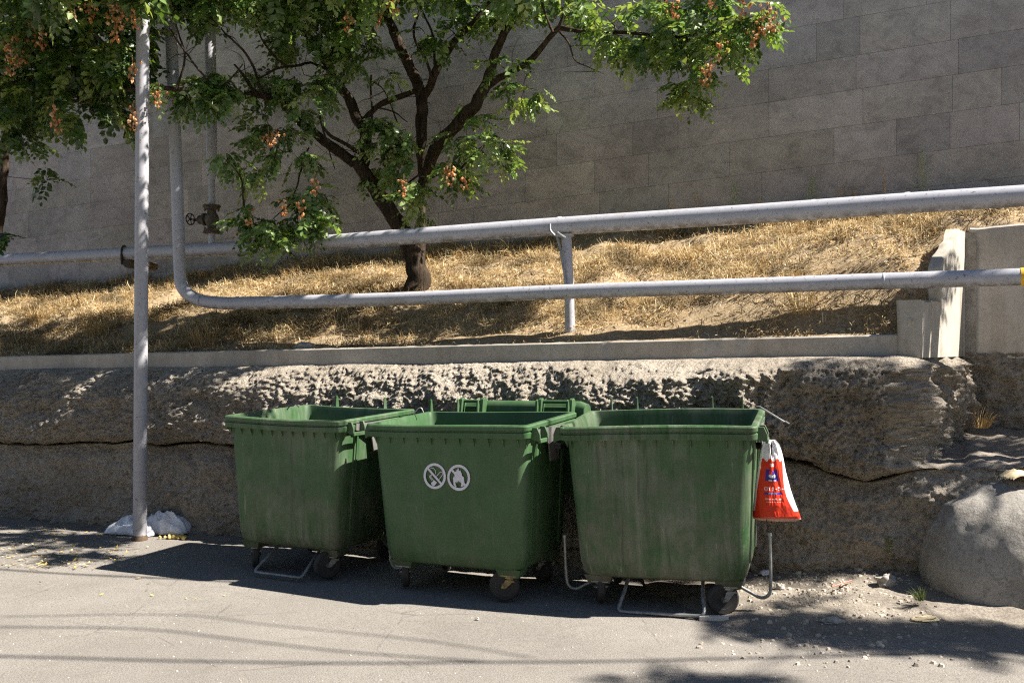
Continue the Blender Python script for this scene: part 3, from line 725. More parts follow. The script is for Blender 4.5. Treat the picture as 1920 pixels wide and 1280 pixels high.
# ---- stickers on the middle bin
def sticker(px, py, kind):
    Mi = M2.inverted(); o = Mi@Vector((0, 0, EYE)); p = Mi@at(px, py, 6); d = (p-o)
    t = 1.0
    for _ in range(30):
        q = o+d*t; t += (front_y(q.z, (.965,.873,1.008))-.014-q.y)/d.y
    q = o+d*t; rad = .092
    tilt = math.atan2(front_y(.9, (.965,.873,1.008))-front_y(.6, (.965,.873,1.008)), .3)
    Ms = T(q+Vector((0,-.001,0)))@Matrix.Rotation(-tilt*-1, 4, 'X')
    mb = MB(); N = 48; ins = rad*.80
    th = [2*math.pi*k/N for k in range(N)]
    def V2(a, b, y=0): return Ms@Vector((a, y, b))
    vs = [V2(rad*math.cos(a), rad*math.sin(a)) for a in th]+[V2(ins*math.cos(a), ins*math.sin(a)) for a in th]
    mb.add(vs, [(k, (k+1)%N, (k+1)%N+N, k+N) for k in range(N)])
    def stroke(a, b, w, y=-.0003):
        a, b = Vector(a), Vector(b); dd = (b-a).normalized(); nn = Vector((-dd.y, dd.x))*w/2
        mb.add([V2(*(a+nn), y), V2(*(a-nn), y), V2(*(b-nn), y), V2(*(b+nn), y)], [(0,1,2,3)])
    def poly(pts, y=-.0002): mb.add([V2(a, b, y) for a, b in pts], [tuple(range(len(pts)))[::-1]])
    s_ = .00036
    c0 = (708, 655) if kind == 'smoke' else (1278, 706)
    c_ = lambda x, y: ((x-c0[0])*s_*1.17, -(y-c0[1])*s_-(x-c0[0])*s_*.12+0)
    stroke((-ins*.74, ins*.70), (ins*.74, -ins*.70), rad*.17, -.0006)
    if kind == 'smoke':
        L = [(850,560),(760,690)]; 
        def pl_(pts, w=.0042):
            for a, b in zip(pts, pts[1:]): stroke(c_(*a), c_(*b), w, -.0004)
        pl_([(745,650),(815,560),(840,548),(862,560),(868,585),(860,605),(795,710)])
        pl_([(625,510),(655,500),(690,505),(715,530),(730,570),(725,610)])
        pl_([(660,630),(612,665),(608,690),(660,750)]); pl_([(650,650),(625,680),(690,740)]); pl_([(555,560),(575,545),(560,540)])
        poly([c_(*p) for p in ((640,800),(700,735),(755,775),(705,845),(680,858),(650,840))])
    else:
        poly([c_(*p) for p in ((1268,505),(1285,560),(1290,580),(1308,555),(1335,610),(1345,660),(1380,680),(1385,760),(1400,830),(1330,880),(1320,860),(1335,820),(1300,770),(1285,800),(1280,755),(1262,800),(1240,765),(1250,830),(1235,800),(1215,800),(1220,850),(1245,895),(1210,880),(1180,820),(1172,740),(1185,690),(1200,720),(1200,640),(1215,590),(1228,600),(1232,550),(1245,590),(1258,540))])
        poly([c_(*p) for p in ((1180,820),(1230,905),(1330,905),(1395,850),(1410,830),(1420,860),(1370,915),(1290,935),(1220,915),(1180,860))][::1])
    st_ = mb.obj('no_smoking_sticker' if kind == 'smoke' else 'no_fire_sticker', M['white'], b2, False)
    st_['label'] = 'round white no smoking sticker' if kind == 'smoke' else 'round white no open fire sticker'
sticker(815, 892, 'smoke'); sticker(860, 895, 'fire')

# ---- red carrier bag on the right bin
GL = {'0':'01110 10001 10001 10001 10001 10001 01110','1':'00100 01100 00100 00100 00100 00100 01110','5':'11111 10000 11110 00001 00001 10001 01110','8':'01110 10001 10001 01110 10001 10001 01110','4':'00010 00110 01010 10010 11111 00010 00010','9':'01110 10001 10001 01111 00001 00001 01110',
 '-':'00000 00000 00000 01110 00000 00000 00000','.':'00000 00000 00000 00000 00000 01100 01100','w':'00000 00000 10001 10101 10101 10101 01010','s':'00000 00000 01111 10000 01110 00001 11110','a':'00000 01110 00001 01111 10001 01111 00000','m':'00000 00000 11010 10101 10101 10101 10101','r':'00000 00000 10110 11001 10000 10000 10000','u':'00000 00000 10001 10001 10001 10011 01101'}
def glyph(txt, x, y, x0, y0, h):           # y down from y0, returns bool
    c = h/7.0; i = (x-x0)/c; j = (y-y0)/c
    if j < 0 or j >= 7 or i < 0: return False
    k = int(i//6)
    if k >= len(txt): return False
    i = int(i-6*k)
    return i < 5 and GL[txt[k]].split()[int(j)][i] == '1'
bgo = at(1446, 901, 6.72)
scb = 6.72/F                                # metres per photo pixel at the bag
def bag_width(v):                           # v px below the knot -> (left, right) px
    tab = [(0,-11,5),(8,-14,13),(20,-18,18),(33,-21,22),(60,-25,27),(90,-30,35),(120,-33,45),(138,-35,52),(148,-33,55),(152,-20,45)]
    for a, b in zip(tab, tab[1:]):
        if a[0] <= v <= b[0]:
            t = (v-a[0])/(b[0]-a[0]); return a[1]+(b[1]-a[1])*t, a[2]+(b[2]-a[2])*t
    return tab[-1][1:]
NUb, NVb = 130, 230; V = []; Cc = []
fw = Vector((.0, -1, 0)); rt = Vector((1, 0, 0))
def bag_col(a, v):                          # a px from axis, v px down from the knot
    ax_ = a*1.0+2
    L_, R_ = bag_width(v); 
    red = (.70,.05,.022); wht = (.80,.80,.84); pur = (.06,.04,.30)
    if v < 37 + 3*math.sin(a*.5) or a > L_+(R_-L_)*(.86+.06*math.sin(v*.05)) and v < 132 or a < L_+3.5 and v < 132: col = wht
    else: col = red
    if v > 146: col = (.55,.32,.26)
    if col == red:
        if 54 < v < 76 and abs(a+1-(v-65)*.05) < 10+.12*(v-54):
            col = pur
            if (v-66)**2/14+(a+0)**2/45 < 1 and v > 65-abs(a)*.5: col = wht
            if 73 < v < 75.5 and abs(a) < 7 and int(a*1.1) % 3 != 0: col = wht
            if 58 < v < 63 and abs(a+3) < 2.5: col = (.85,.05,.04)
            if v < 58 and abs(a) > 5: col = pur
            if v < 57 and abs(a) < 4: col = red
        if 43 < v < 49 and abs(a) < 4 and int(a+v) % 3: col = wht
        if glyph('011-5-498', a, v, -14, 86, 7): col = wht
        if 96 < v < 100 and abs(a-1) < 16: col = pur if not (97 < v < 99 and int(a*1.7) % 3 == 0 and abs(a) < 9) else wht
        if glyph('www.sas.am', a, v, -13.5, 106, 3.6): col = wht
        if 113 < v < 114 and abs(a-1) < 13 and int(a*1.3) % 4: col = (.85,.45,.38)
    return col
def bag_pt(i, j, back):
    v = 152*j/NVb; L_, R_ = bag_width(v); s_ = i/NUb; a = L_+(R_-L_)*s_
    prof = math.sin(math.pi*s_)**.6
    th = (.012+.07*min(1, v/120)*(1 if v < 140 else (152-v)/12+.05))*prof
    # pleats fanning from the knot
    cre = .010*math.sin(s_*19+noise.noise(Vector((s_*4, v*.02, 0)))*4)*math.exp(-v/70)+.008*noise.noise(Vector((s_*7, v*.03, 1)))+.006*abs(noise.noise(Vector((s_*16, v*.07, 2))))
    y = (th+cre*prof)*(-1 if not back else 1)
    slit = 0
    z = -(v-77)*scb
    p = Vector((a*scb, y, z))
    if v < 34:                               # two handle straps part in the middle
        k = (34-v)/34; p.x += .008*k*(1 if s_ > .5 else -1); p.y += (.02*k*(1-abs(2*s_-1)))*(1 if not back else -1)
    return p, bag_col(a, v)
for back in (False, True):
    for j in range(NVb+1):
        for i in range(NUb+1):
            p, c = bag_pt(i, j, back); V.append(tuple(p)); Cc.append(c)
def gq(off, flip):
    i = np.arange((NUb+1)*(NVb+1)).reshape(NVb+1, NUb+1)+off
    Q = np.stack([i[:-1,:-1], i[:-1,1:], i[1:,1:], i[1:,:-1]], -1)
    keep = np.ones((NVb, NUb), bool); jj = np.arange(NVb)[:, None]; ii = np.arange(NUb)[None, :]
    keep &= ~((jj < 50) & (abs(ii-NUb*.50) < 3+(50-jj)*.03+2*np.sin(jj*.2)))
    Q = Q[keep]; return Q[:, ::-1] if flip else Q
Q = np.concatenate([gq(0, True), gq((NUb+1)*(NVb+1), False)])
# stitch both sides and the bottom
rowi = lambda j, i, o_: o_+j*(NUb+1)+i
O2 = (NUb+1)*(NVb+1); ex = []
for j in range(NVb):
    ex.append((rowi(j,0,0), rowi(j+1,0,0), rowi(j+1,0,O2), rowi(j,0,O2))); ex.append((rowi(j,NUb,O2), rowi(j+1,NUb,O2), rowi(j+1,NUb,0), rowi(j,NUb,0)))
for i in range(NUb): ex.append((rowi(NVb,i,0), rowi(NVb,i,O2), rowi(NVb,i+1,O2), rowi(NVb,i+1,0))[::-1])
Q = np.concatenate([Q, np.array(ex)])
bag = np_obj('carrier_bag', np.array(V), Q, M['bag'], None, np.array(Cc), True); bag.location = bgo; bag.rotation_euler = (0, 0, R(-6))
tag(bag, 'red and white printed plastic carrier bag hanging from the side of the right bin', 'plastic bag', )
mb = MB(); a = Mi3@at(1447, 829, 6.72)
mb.tube([at(1441,833,6.74)-bgo, at(1443,827,6.78)-bgo, at(1438,824,6.84)-bgo, at(1430,826,6.86)-bgo], [.014,.012,.010,.008], 8)
kn = mb.obj('knotted_handle', M['bagw'], bag); kn.rotation_euler = (0, 0, R(6))

# ------------------------------------------------------------------ TREES
def leaf_template(nl, L, rng):
    """compound leaf along +x, drooping; leaflets folded on their midrib"""
    V = []; Q = []; sh = []
    for k in range(nl):
        last = k == nl-1
        t = .22+.78*(k//2)/((nl-1)//2); side = 0 if last else (1 if k % 2 else -1)
        x = L*t; z = -.22*L*t*t; size = L*.30*(1-.45*abs(t-.5))*rng.uniform(.8, 1.15)
        ang = (side*R(58+rng.uniform(-12, 12)))*(1 if not last else 0); roll = rng.uniform(-.7, .7); dr = rng.uniform(.1, .6)
        dx = np.array([math.cos(ang), math.sin(ang), -dr]); dx /= np.linalg.norm(dx)
        up = np.array([0, 0, 1.]); w = np.cross(up, dx); w /= np.linalg.norm(w); w = w*math.cos(roll)+np.cross(dx, w)*math.sin(roll); nn = np.cross(dx, w)
        base = np.array([x, 0, z]); wd = size*.33
        b = len(V)
        V += [base, base+dx*size*.38+w*wd-nn*.0+nn*wd*.35, base+dx*size*.42, base+dx*size*.40-w*wd+nn*wd*.35,
              base+dx*size, base+dx*size*.75+w*wd*.62+nn*wd*.2, base+dx*size*.75-w*wd*.62+nn*wd*.2]
        Q += [(b, b+2, b+1, b+1), (b, b+3, b+2, b+2), (b+2, b+4, b+5, b+1), (b+2, b+3, b+6, b+4)]
        sh += [rng.uniform(.8, 1.2)]*7
    b = len(V); V += [np.array([0,-.0015,0]), np.array([0,.0015,0]), np.array([L,.001,-.22*L]), np.array([L,-.001,-.22*L])]; Q += [(b, b+1, b+2, b+3)]; sh += [1.3]*4
    return np.array(V), np.array(Q), np.array(sh)
LT = [leaf_template(n, 1.0, RNG) for n in (9, 11, 11, 13)]
def build_leaves(name, items, parent, o0):
    """items: (pos, yaw, pitch, roll, length, colour)"""
    VV, QQ, CC = [], [], []; off = 0
    by = {0: [], 1: [], 2: [], 3: []}
    for it in items: by[random.randrange(4)].append(it)
    for k, lst in by.items():
        if not lst: continue
        V, Q, sh = LT[k]
        pos = np.array([i[0] for i in lst])-np.array(o0); ya = np.array([i[1] for i in lst]); pi_ = np.array([i[2] for i in lst]); ro = np.array([i[3] for i in lst]); le = np.array([i[4] for i in lst]); co = np.array([i[5] for i in lst])
        cy, sy, cp, sp, c_, s_ = np.cos(ya), np.sin(ya), np.cos(pi_), np.sin(pi_), np.cos(ro), np.sin(ro)
        x = V[None,:,0]*le[:,None]; y = V[None,:,1]*le[:,None]; z = V[None,:,2]*le[:,None]
        y, z = y*c_[:,None]-z*s_[:,None], y*s_[:,None]+z*c_[:,None]
        x, z = x*cp[:,None]-z*sp[:,None], x*sp[:,None]+z*cp[:,None]
        x, y = x*cy[:,None]-y*sy[:,None], x*sy[:,None]+y*cy[:,None]
        P = np.stack([x, y, z], -1)+pos[:,None,:]
        VV.append(P.reshape(-1, 3)); n = len(lst); m = len(V)
        QQ.append((Q[None]+(np.arange(n)*m)[:,None,None]+off).reshape(-1, 4)); off += n*m
        CC.append((co[:,None,:]*sh[None,:,None]).reshape(-1, 3))
    V = np.concatenate(VV); Q = np.concatenate(QQ); C = np.concatenate(CC)
    me = bpy.data.meshes.new(name)
    tri = Q[:,2] == Q[:,3]; T3 = Q[tri][:,:3]; Q4 = Q[~tri]
    me.vertices.add(len(V)); me.vertices.foreach_set('co', V.astype(np.float32).ravel())
    nl = len(T3)*3+len(Q4)*4; me.loops.add(nl); me.loops.foreach_set('vertex_index', np.concatenate([T3.ravel(), Q4.ravel()]).astype(np.int32))
    me.polygons.add(len(T3)+len(Q4)); me.polygons.foreach_set('loop_start', np.concatenate([np.arange(len(T3))*3, len(T3)*3+np.arange(len(Q4))*4]).astype(np.int32))
    me.update(calc_edges=True)
    a = me.color_attributes.new('Col', 'FLOAT_COLOR', 'POINT'); arr = np.ones((len(V), 4), np.float32); arr[:,:3] = np.clip(C, 0, 1); a.data.foreach_set('color', arr.ravel())
    me.materials.append(M['leaf'])
    o = bpy.data.objects.new(name, me); COL.objects.link(o); o.parent = parent; return o
class Tree:
    def __init__(s, name, base, label, cat='tree', pal=None):
        s.o0 = Vector(base); s.root = empty(name, s.o0, label, cat); s.tr = MB(); s.sk = []; s.leaves = []; s.pod = MB()
        s.pal = pal or [(.092,.162,.042), (.142,.220,.066), (.054,.108,.028), (.225,.295,.125)]
    def branch(s, pts, k=6, wob=.25, seg=9, jit=.0):
        """pts: (px, py, Y, r_px)"""
        P = [(*at(a, b, Y), r*Y/F*(.84 if r < 24 else .97)) for a, b, Y, r in pts]
        C = cr(P, k); vs = []
        for i, c in enumerate(C):
            v = Vector(c[:3]); j = noise.noise_vector(v*5)*(c[3]*.45+jit); vs.append(v+j-s.o0)
            s.sk.append(v+j)
        s.tr.tube(vs, [max(.002, c[3]) for c in C], seg, wob=wob)
    def twig(s, a, b, r, bend=.12, k=5, endr=.002):
        a, b = Vector(a), Vector(b); L = (b-a).length
        m = a.lerp(b, .5)+Vector((random.uniform(-1,1), random.uniform(-1,1), random.uniform(-.3,1)))*L*bend
        C = cr([tuple(a), tuple(m), tuple(b)], k)
        s.tr.tube([Vector(c)+noise.noise_vector(Vector(c)*9)*.015-s.o0 for c in C], steps(r, endr, len(C)), 5, False)
        s.sk += [Vector(c) for c in C[1:]]
    def rosette(s, tip, out, n, L=.30, spread=1.0):
        base = math.atan2(out.y, out.x)
        for _ in range(n):
            ya = base+random.gauss(0, 1.05)*spread; p = random.uniform(-1.1, .15)
            c = random.choice(s.pal); v = random.uniform(.85, 1.3)
            L_ = L*1.12
            s.leaves.append((tuple(tip+Vector((random.gauss(0,.02), random.gauss(0,.02), random.gauss(0,.02)))), ya, p, random.uniform(-.5, .5), L_*random.uniform(.65, 1.15), (c[0]*v, c[1]*v, c[2]*v)))
    def cluster(s, px, py, Y, rx, ry, n, rz=.45, L=.26, per=6, connect=True):
        c = at(px, py, Y); ax_, az = rx*Y/F, ry*Y/F
        if connect and s.sk:
            q = min(s.sk, key=lambda p: (p-c).length_squared*(1 if p.z < c.z+.6 else 1.6))
            s.twig(q, c, .014 if (q-c).length > .3 else .008)
        for _ in range(max(1, round(n*getattr(s, 'thin', 1)))):
            while True:
                d = Vector((random.uniform(-1,1), random.uniform(-1,1), random.uniform(-1,1)))
                if d.length < 1: break
            tip = c+Vector((d.x*ax_*.85, d.y*rz, d.z*az*.85))
            q = min(s.sk[-60:], key=lambda p: (p-tip).length_squared) if len(s.sk) > 5 else c
            if (q-tip).length < 1.3: s.twig(q, tip, .005, .1, 3)
            s.rosette(tip, (d+Vector((0,0,.01))), per, L)
    def pods(s, px, py, Y, n=26, rx=.058, h=.17):
        c = at(px, py, Y-.32); n = int(n*1.35); s.pod = MB()
        for _ in range(n):
            t = random.random(); w = rx*(1-.5*t); p = c+Vector((random.gauss(0, w*.6), random.gauss(0, w*.6), h*(.5-t)))-s.o0
            r, l = random.uniform(.014, .022), random.uniform(.03, .045)
            a0 = random.random()*6; tl = Vector((random.uniform(-.3,.3), random.uniform(-.3,.3), -1)).normalized()
            e1 = tl.orthogonal().normalized(); e2 = tl.cross(e1)
            eq = [p+tl*l*.35+(e1*math.cos(a0+k*2.094)+e2*math.sin(a0+k*2.094))*r for k in range(3)]
            v = random.uniform(.7, 1.25); col = random.choice(((.58,.27,.10),(.66,.37,.18),(.48,.19,.07),(.70,.46,.27))); col = tuple(x*v for x in col)
            s.pod.add([p]+eq+[p+tl*l], [(0,1,2),(0,2,3),(0,3,1),(4,2,1),(4,3,2),(4,1,3)], col)
        s.pod.tube([c+Vector((0,0,h*.75))-s.o0, c-s.o0, c-Vector((0,0,h*.45))-s.o0], [.004,.003,.002], 5, False, (.3,.2,.1))
        s.pod.obj('seed_pods', M['pods'], s.root, False)
    def done(s):
        s.tr.obj('trunk', M['bark'], s.root, True, 80)
        if s.leaves: build_leaves('crown', s.leaves, s.root, s.o0)
tb = atn(782, 560, 9.95)
t1 = Tree('rain_tree', tb, 'crooked green tree with orange seed pods, its bare forked trunk rising behind the pipes')
Y0 = tb.y; t1.thin = .66
t1.branch([(786,592,Y0,40),(785,570,Y0,31),(783,545,Y0,26),(779,505,Y0,23),(769,460,Y0,21),(750,428,Y0,19),(728,392,Y0,18),(705,358,Y0-.05,17),(680,322,Y0-.1,15),(664,300,Y0-.1,13)], 6, .16, 16)
t1.branch([(664,305,Y0-.1,14),(654,298,Y0-.1,12),(622,274,Y0-.2,11),(584,246,Y0-.3,10),(561,228,Y0-.4,9),(528,194,Y0-.5,8.5),(500,180,Y0-.6,8),(470,178,Y0-.7,7.5),(439,187,Y0-.8,7),(400,181,Y0-1,6),(330,166,Y0-1.2,5.5),(262,166,Y0-1.3,5),(180,180,Y0-1.3,4),(90,205,Y0-1.3,2.5)])
t1.branch([(675,322,Y0-.05,14),(684,298,Y0,13),(684,262,Y0,12),(673,225,Y0+.1,12),(652,180,Y0+.1,11),(630,150,Y0+.1,10),(612,112,Y0+.1,9.5),(607,98,Y0+.1,9),(579,68,Y0,8.5),(537,20,Y0-.1,7.5),(505,-25,Y0-.2,6.5),(450,-120,Y0-.3,5),(400,-230,Y0-.3,3)])
t1.branch([(618,130,Y0+.1,8),(626,94,Y0+.1,7.5),(645,47,Y0,6.5),(662,0,Y0,5.5),(680,-80,Y0,4),(700,-200,Y0,3)])
t1.branch([(784,520,Y0+.05,14),(790,470,Y0+.15,11),(792,420,Y0+.25,9),(790,370,Y0+.3,8.5),(790,320,Y0+.3,9),(790,260,Y0+.2,12),(793,210,Y0+.2,13),(794,178,Y0+.2,13)], 6, .3, 12)
t1.branch([(794,185,Y0+.2,13),(782,158,Y0+.2,13),(765,120,Y0+.2,12.5),(751,90,Y0+.2,12),(739,61,Y0+.2,11),(725,28,Y0+.15,10),(712,-30,Y0+.1,8),(690,-150,Y0+.1,5)])
t1.branch([(796,182,Y0+.2,9),(812,150,Y0+.1,9),(823,122,Y0,9),(851,80,Y0-.1,8.5),(893,37,Y0-.2,8),(917,9,Y0-.2,7),(955,-60,Y0-.3,5),(990,-170,Y0-.3,3)])
t1.branch([(785,375,Y0+.15,11),(802,310,Y0+.05,13),(828,262,Y0-.1,14.5),(860,230,Y0-.2,14),(889,200,Y0-.3,14),(908,166,Y0-.3,12.5),(920,135,Y0-.35,11),(926,110,Y0-.4,10),(942,70,Y0-.4,9),(960,36,Y0-.4,8),(978,-20,Y0-.4,7),(1010,-120,Y0-.5,4)], 6, .3, 12)
t1.branch([(915,160,Y0-.35,9),(935,145,Y0-.4,8),(959,136,Y0-.5,7),(997,110,Y0-.6,6.5),(1030,72,Y0-.7,6),(1048,54,Y0-.8,6),(1075,58,Y0-.9,5),(1110,60,Y0-1,4.5),(1180,62,Y0-1.1,4),(1260,70,Y0-1.3,3.5),(1340,60,Y0-1.4,2.5),(1420,50,Y0-1.5,1.5)])
t1.branch([(778,172,Y0+.15,6),(750,181,Y0+.1,6.5),(720,192,Y0,6.5),(700,206,Y0,6),(684,222,Y0,6)])
for tw in ([(1046,56,10.1,3.5),(1056,30,10,2.5),(1062,10,10,1.2)], [(1050,60,10.1,3),(1066,80,10,2.2),(1080,112,10,1.6),(1105,125,10,1.1),(1132,138,10,.5)], [(1040,66,10.1,3.5),(1020,20,10.2,2.2),(1005,-30,10.2,1.5)],
    [(500,187,10.3,4),(486,155,10.2,3.2),(467,108,10.2,3),(440,78,10.1,2.6),(418,60,10.1,2.2),(385,20,10.1,1.6)], [(537,124,10.5,3),(515,105,10.5,2.6),(495,80,10.4,2.2),(480,50,10.4,2),(466,22,10.4,1.6),(455,-20,10.4,1)],
    [(625,140,Y0,3.4),(590,118,Y0,3),(560,122,10.6,3),(520,128,10.5,2.6),(480,150,10.4,2)], [(607,176,Y0-.3,2.4),(600,205,Y0-.35,2.2),(603,234,Y0-.4,2),(611,262,Y0-.4,1.8),(618,285,Y0-.4,1.5),(628,318,Y0-.4,1)],
    [(696,140,Y0,2.5),(697,200,Y0-.05,2.2),(695,277,Y0-.1,1.8)], [(809,142,Y0,3.4),(797,112,Y0,3),(780,82,Y0,2.8),(776,60,Y0,2.6),(786,14,Y0,2.3),(775,-30,Y0,2)], [(815,130,Y0,3),(812,70,Y0,2.6),(790,10,Y0,2),(785,-40,Y0,1.5)],
    [(673,288,Y0-.1,5),(650,272,Y0-.3,4.4),(620,255,Y0-.4,4),(606,238,Y0-.4,3)], [(579,277,Y0-.3,2),(568,305,10.4,2),(561,328,10.3,2),(556,350,10.2,1.8),(546,378,10.1,1.5)], [(484,180,10.4,5),(470,165,10.3,4),(455,140,10.3,3),(440,120,10.2,2)],
    [(640,165,Y0,2.4),(665,130,Y0-.2,2),(690,105,Y0-.3,1.6),(700,60,Y0-.3,1)], [(700,200,Y0,2),(740,212,Y0-.1,1.6),(765,230,Y0-.2,1)], [(330,166,9.8,3),(345,110,9.8,2.6),(335,60,9.8,2.2),(310,10,9.8,1.6)], [(400,180,10,2.6),(430,150,9.9,2),(455,120,9.9,1.4)],
    [(745,230,Y0,1.6),(720,170,Y0-.1,1.6),(690,150,Y0-.2,1.2)], [(650,170,Y0,1.5),(600,150,10.6,1.4),(570,140,10.5,1)], [(415,182,10,3),(372,130,9.8,2.6),(330,70,9.7,2.4),(318,50,9.7,2)]):
    t1.branch(tw, 5, 0, 6, .012)
random.seed(3)
for _ in range(120):       # bare inner twigs
    q = random.choice(t1.sk); 
    if 1.4 < q.z: t1.twig(q, q+Vector((random.gauss(0,.25), random.gauss(0,.22), random.uniform(-.15,.4))), random.uniform(.003,.006), .2, 4, .0012)
for c in ((505,420,10.1,50,28,7),(560,400,10.1,55,40,14),(590,360,10.2,40,26,8),(470,400,10.1,26,20,4),(520,455,10.0,22,20,3),(612,430,10.1,18,30,3),
          (505,240,10.4,42,40,9),(545,285,10.3,40,35,7),(500,320,10.3,25,25,3),(560,175,10.5,60,38,10),(600,140,10.6,50,40,8),(470,145,10.4,38,40,7),(430,160,10.0,34,36,7),(350,165,9.9,46,38,10),(395,140,9.9,30,30,4),
          (545,60,10.5,60,40,9),(640,60,10.6,60,55,14),(690,100,10.6,36,50,8),(590,20,10.6,50,30,8),(480,20,10.4,60,26,8),(690,15,10.6,50,30,7),(410,15,10.2,60,22,9),
          (768,345,10.5,30,28,6),(784,392,10.6,12,28,3),(845,325,10.4,44,26,8),(800,300,10.6,34,24,5),(700,330,10.8,20,16,2),
          (915,270,10.4,44,34,9),(870,235,10.6,50,26,6),(760,255,10.7,60,40,12),(720,290,10.7,30,30,4),(700,235,10.7,30,26,3),(930,305,10.3,18,18,2),
          (980,165,10.3,38,24,6),(950,130,10.5,22,24,3),(830,45,10.8,44,40,6),(790,60,10.9,30,30,2),(900,15,10.7,44,26,6),(990,10,10.5,60,26,9),(1050,-10,10.3,50,26,6),(720,150,10.8,20,20,1),(860,195,10.8,24,14,2),
          (1150,50,9.9,42,30,8),(1210,70,9.8,50,38,15),(1265,45,9.7,55,34,14),(1290,120,9.6,38,40,10),(1300,160,9.6,20,26,4),(1345,85,9.5,44,36,11),(1400,45,9.5,45,34,12),(1345,20,9.6,50,26,10),(1430,20,9.5,18,20,3),(1240,10,9.7,70,20,9),(1090,30,10,26,20,3),
          (420,297,9.4,28,24,4)):
    t1.cluster(c[0], c[1], c[2], c[3], c[4], c[5], .38)
for c in ((560,-60,10.3,170,60,26),(800,-90,10.3,170,70,24),(1020,-100,10.3,160,70,20),(1260,-70,9.8,150,50,18),(650,-220,10.3,200,90,30),(430,-160,10,170,90,28),(900,-250,10.3,200,90,26),(600,-400,10.3,260,90,26)):
    t1.cluster(*c[:5], int(c[5]*.36), 1.0, .30, 7)
for c in ((700,-60,9.2,200,60,14),(500,-200,9.0,200,110,16)): t1.cluster(*c[:5], int(c[5]*.36), .6, .30, 7)
for p in ((757,350,10.3),(845,320,10.2),(838,330,10.2),(590,345,10.0),(532,388,10.0),(470,405,10.0),(566,390,10.0),(503,262,10.1),(512,258,10.1),(740,12,10.4),(730,-5,10.4),(708,40,10.4),(652,45,10.4),(872,340,10.2),
          (1262,15,9.5),(1395,15,9.4),(1428,45,9.3),(1440,22,9.3),(1332,130,9.4),(1322,140,9.4),(1352,92,9.4),(1415,70,9.3),(1452,48,9.3),(1340,0,9.4),(245,10,9.3)): t1.pods(*p, 12)
random.seed(5)
def canopy(tree, c, r, n, L=.32):
    c = Vector(c)+Vector((0,.35,0)); q = min(tree.sk, key=lambda p: (p-c).length); tree.twig(q, c, .02)
    for _ in range(n):
        d = Vector((random.gauss(0,.5), random.gauss(0,.5), random.gauss(0,.3))); tree.rosette(c+d*r, d, 7, L)
for c, r, n in (((-2.0,9.5,5.7),.75,20),((-1.2,9.1,5.7),.7,18),((-.5,8.7,5.6),.65,18),((.1,8.4,5.5),.55,14),((.6,7.9,5.3),.5,14),((-2.8,9.9,5.8),.8,30),((-3.6,9.4,5.9),.8,26),((1.0,7.6,5.2),.35,5),((-.4,9.6,6.0),.7,24),((-1.6,10.2,6.0),.8,28),((-.9,10.5,6.0),.7,24),((-2.6,10.7,6.1),.8,28),((.1,10.1,5.9),.6,18),((-1.7,10.4,5.9),.6,18),((-3.9,10.8,6.2),.9,28),((-4.6,11.4,6.6),1.1,34),((-6,12,6.8),1.2,36),((-7.5,12.6,7),1.2,34),((-3,11.6,6.8),1.1,26)):
    canopy(t1, c, r, n)
t1.done()
# second tree: dense crown filling the left of the picture, slim trunk at the left edge
lb = atn(2, 560, 9.6)
t2 = Tree('dense_tree', lb, 'dense dark leafy tree filling the upper left corner, slim trunk at the left edge', 'tree', [(.060,.110,.028), (.095,.152,.040), (.034,.072,.019), (.180,.232,.070)])
YL = lb.y; t2.thin = .6
t2.branch([(-22,570,YL,12),(-10,480,YL,10),(2,400,YL,9),(8,320,YL,9),(12,240,YL,9),(30,160,YL-.2,8),(50,80,YL-.4,7),(60,0,YL-.5,6),(60,-200,YL-.6,4)], 6, .3, 10)
t2.branch([(14,240,YL,6),(70,190,YL-.6,5.5),(130,150,YL-1.2,5),(200,110,YL-1.8,4),(250,60,YL-2,3)])
t2.branch([(10,300,YL,5),(-60,230,YL-.6,5),(-150,150,YL-1,4)])
t2.branch([(55,60,YL-.4,5),(140,20,YL-1,4),(240,-20,YL-1.5,3),(330,-80,YL-1.8,3)])
random.seed(11)
for px, py, Y, rx, ry, n in ((30,210,10.6,70,60,20),(100,180,10.2,80,60,24),(180,170,9.9,70,50,20),(225,200,9.8,36,40,8),(150,240,10.0,90,34,14),(60,265,10.4,60,26,9),(20,290,10.6,40,22,6),(50,120,10.2,80,60,24),(130,90,9.8,90,55,26),
        (215,100,9.6,50,60,18),(60,40,10,90,50,22),(160,25,9.6,90,45,24),(240,30,9.5,40,40,10),(-40,150,10.6,80,120,26),(290,20,9.7,40,24,6),(20,70,10.6,80,60,18),(235,150,9.7,24,40,6),(190,235,9.9,50,18,5),(8,440,11.5,22,16,2),(12,465,11.5,16,12,2)):
    t2.cluster(px, py-(38 if py < 400 else 0)-(20 if 180 < px < 280 else 0), Y, rx, ry*.85, n, .55, .27, 7)
t2.twig(at(8,330,YL), at(88,338,10.8), .005); t2.cluster(92, 338, 10.8, 28, 22, 4, .2, .24, 5)
for c in ((262,10,8.9,24,26,3),(245,-40,8.9,50,30,6)): t2.cluster(*c, .25, .26, 6)
for px, py, Y, rx, ry, n in ((60,-80,10.2,200,70,40),(260,-90,9.6,140,70,26),(-150,-40,10.4,120,160,36),(100,-220,9.8,260,90,50),(-100,-300,10,260,120,44),(150,-420,9.6,300,120,44)):
    t2.cluster(px, py, Y, rx, ry, n, 1.2, .32, 7)
for px, py, Y, rx, ry, n in ((100,-110,8.4,220,60,30),(-60,-60,8.2,160,110,26),(60,-260,8.2,260,90,30)): t2.cluster(px, py, Y, rx, ry, n, .9, .32, 7)
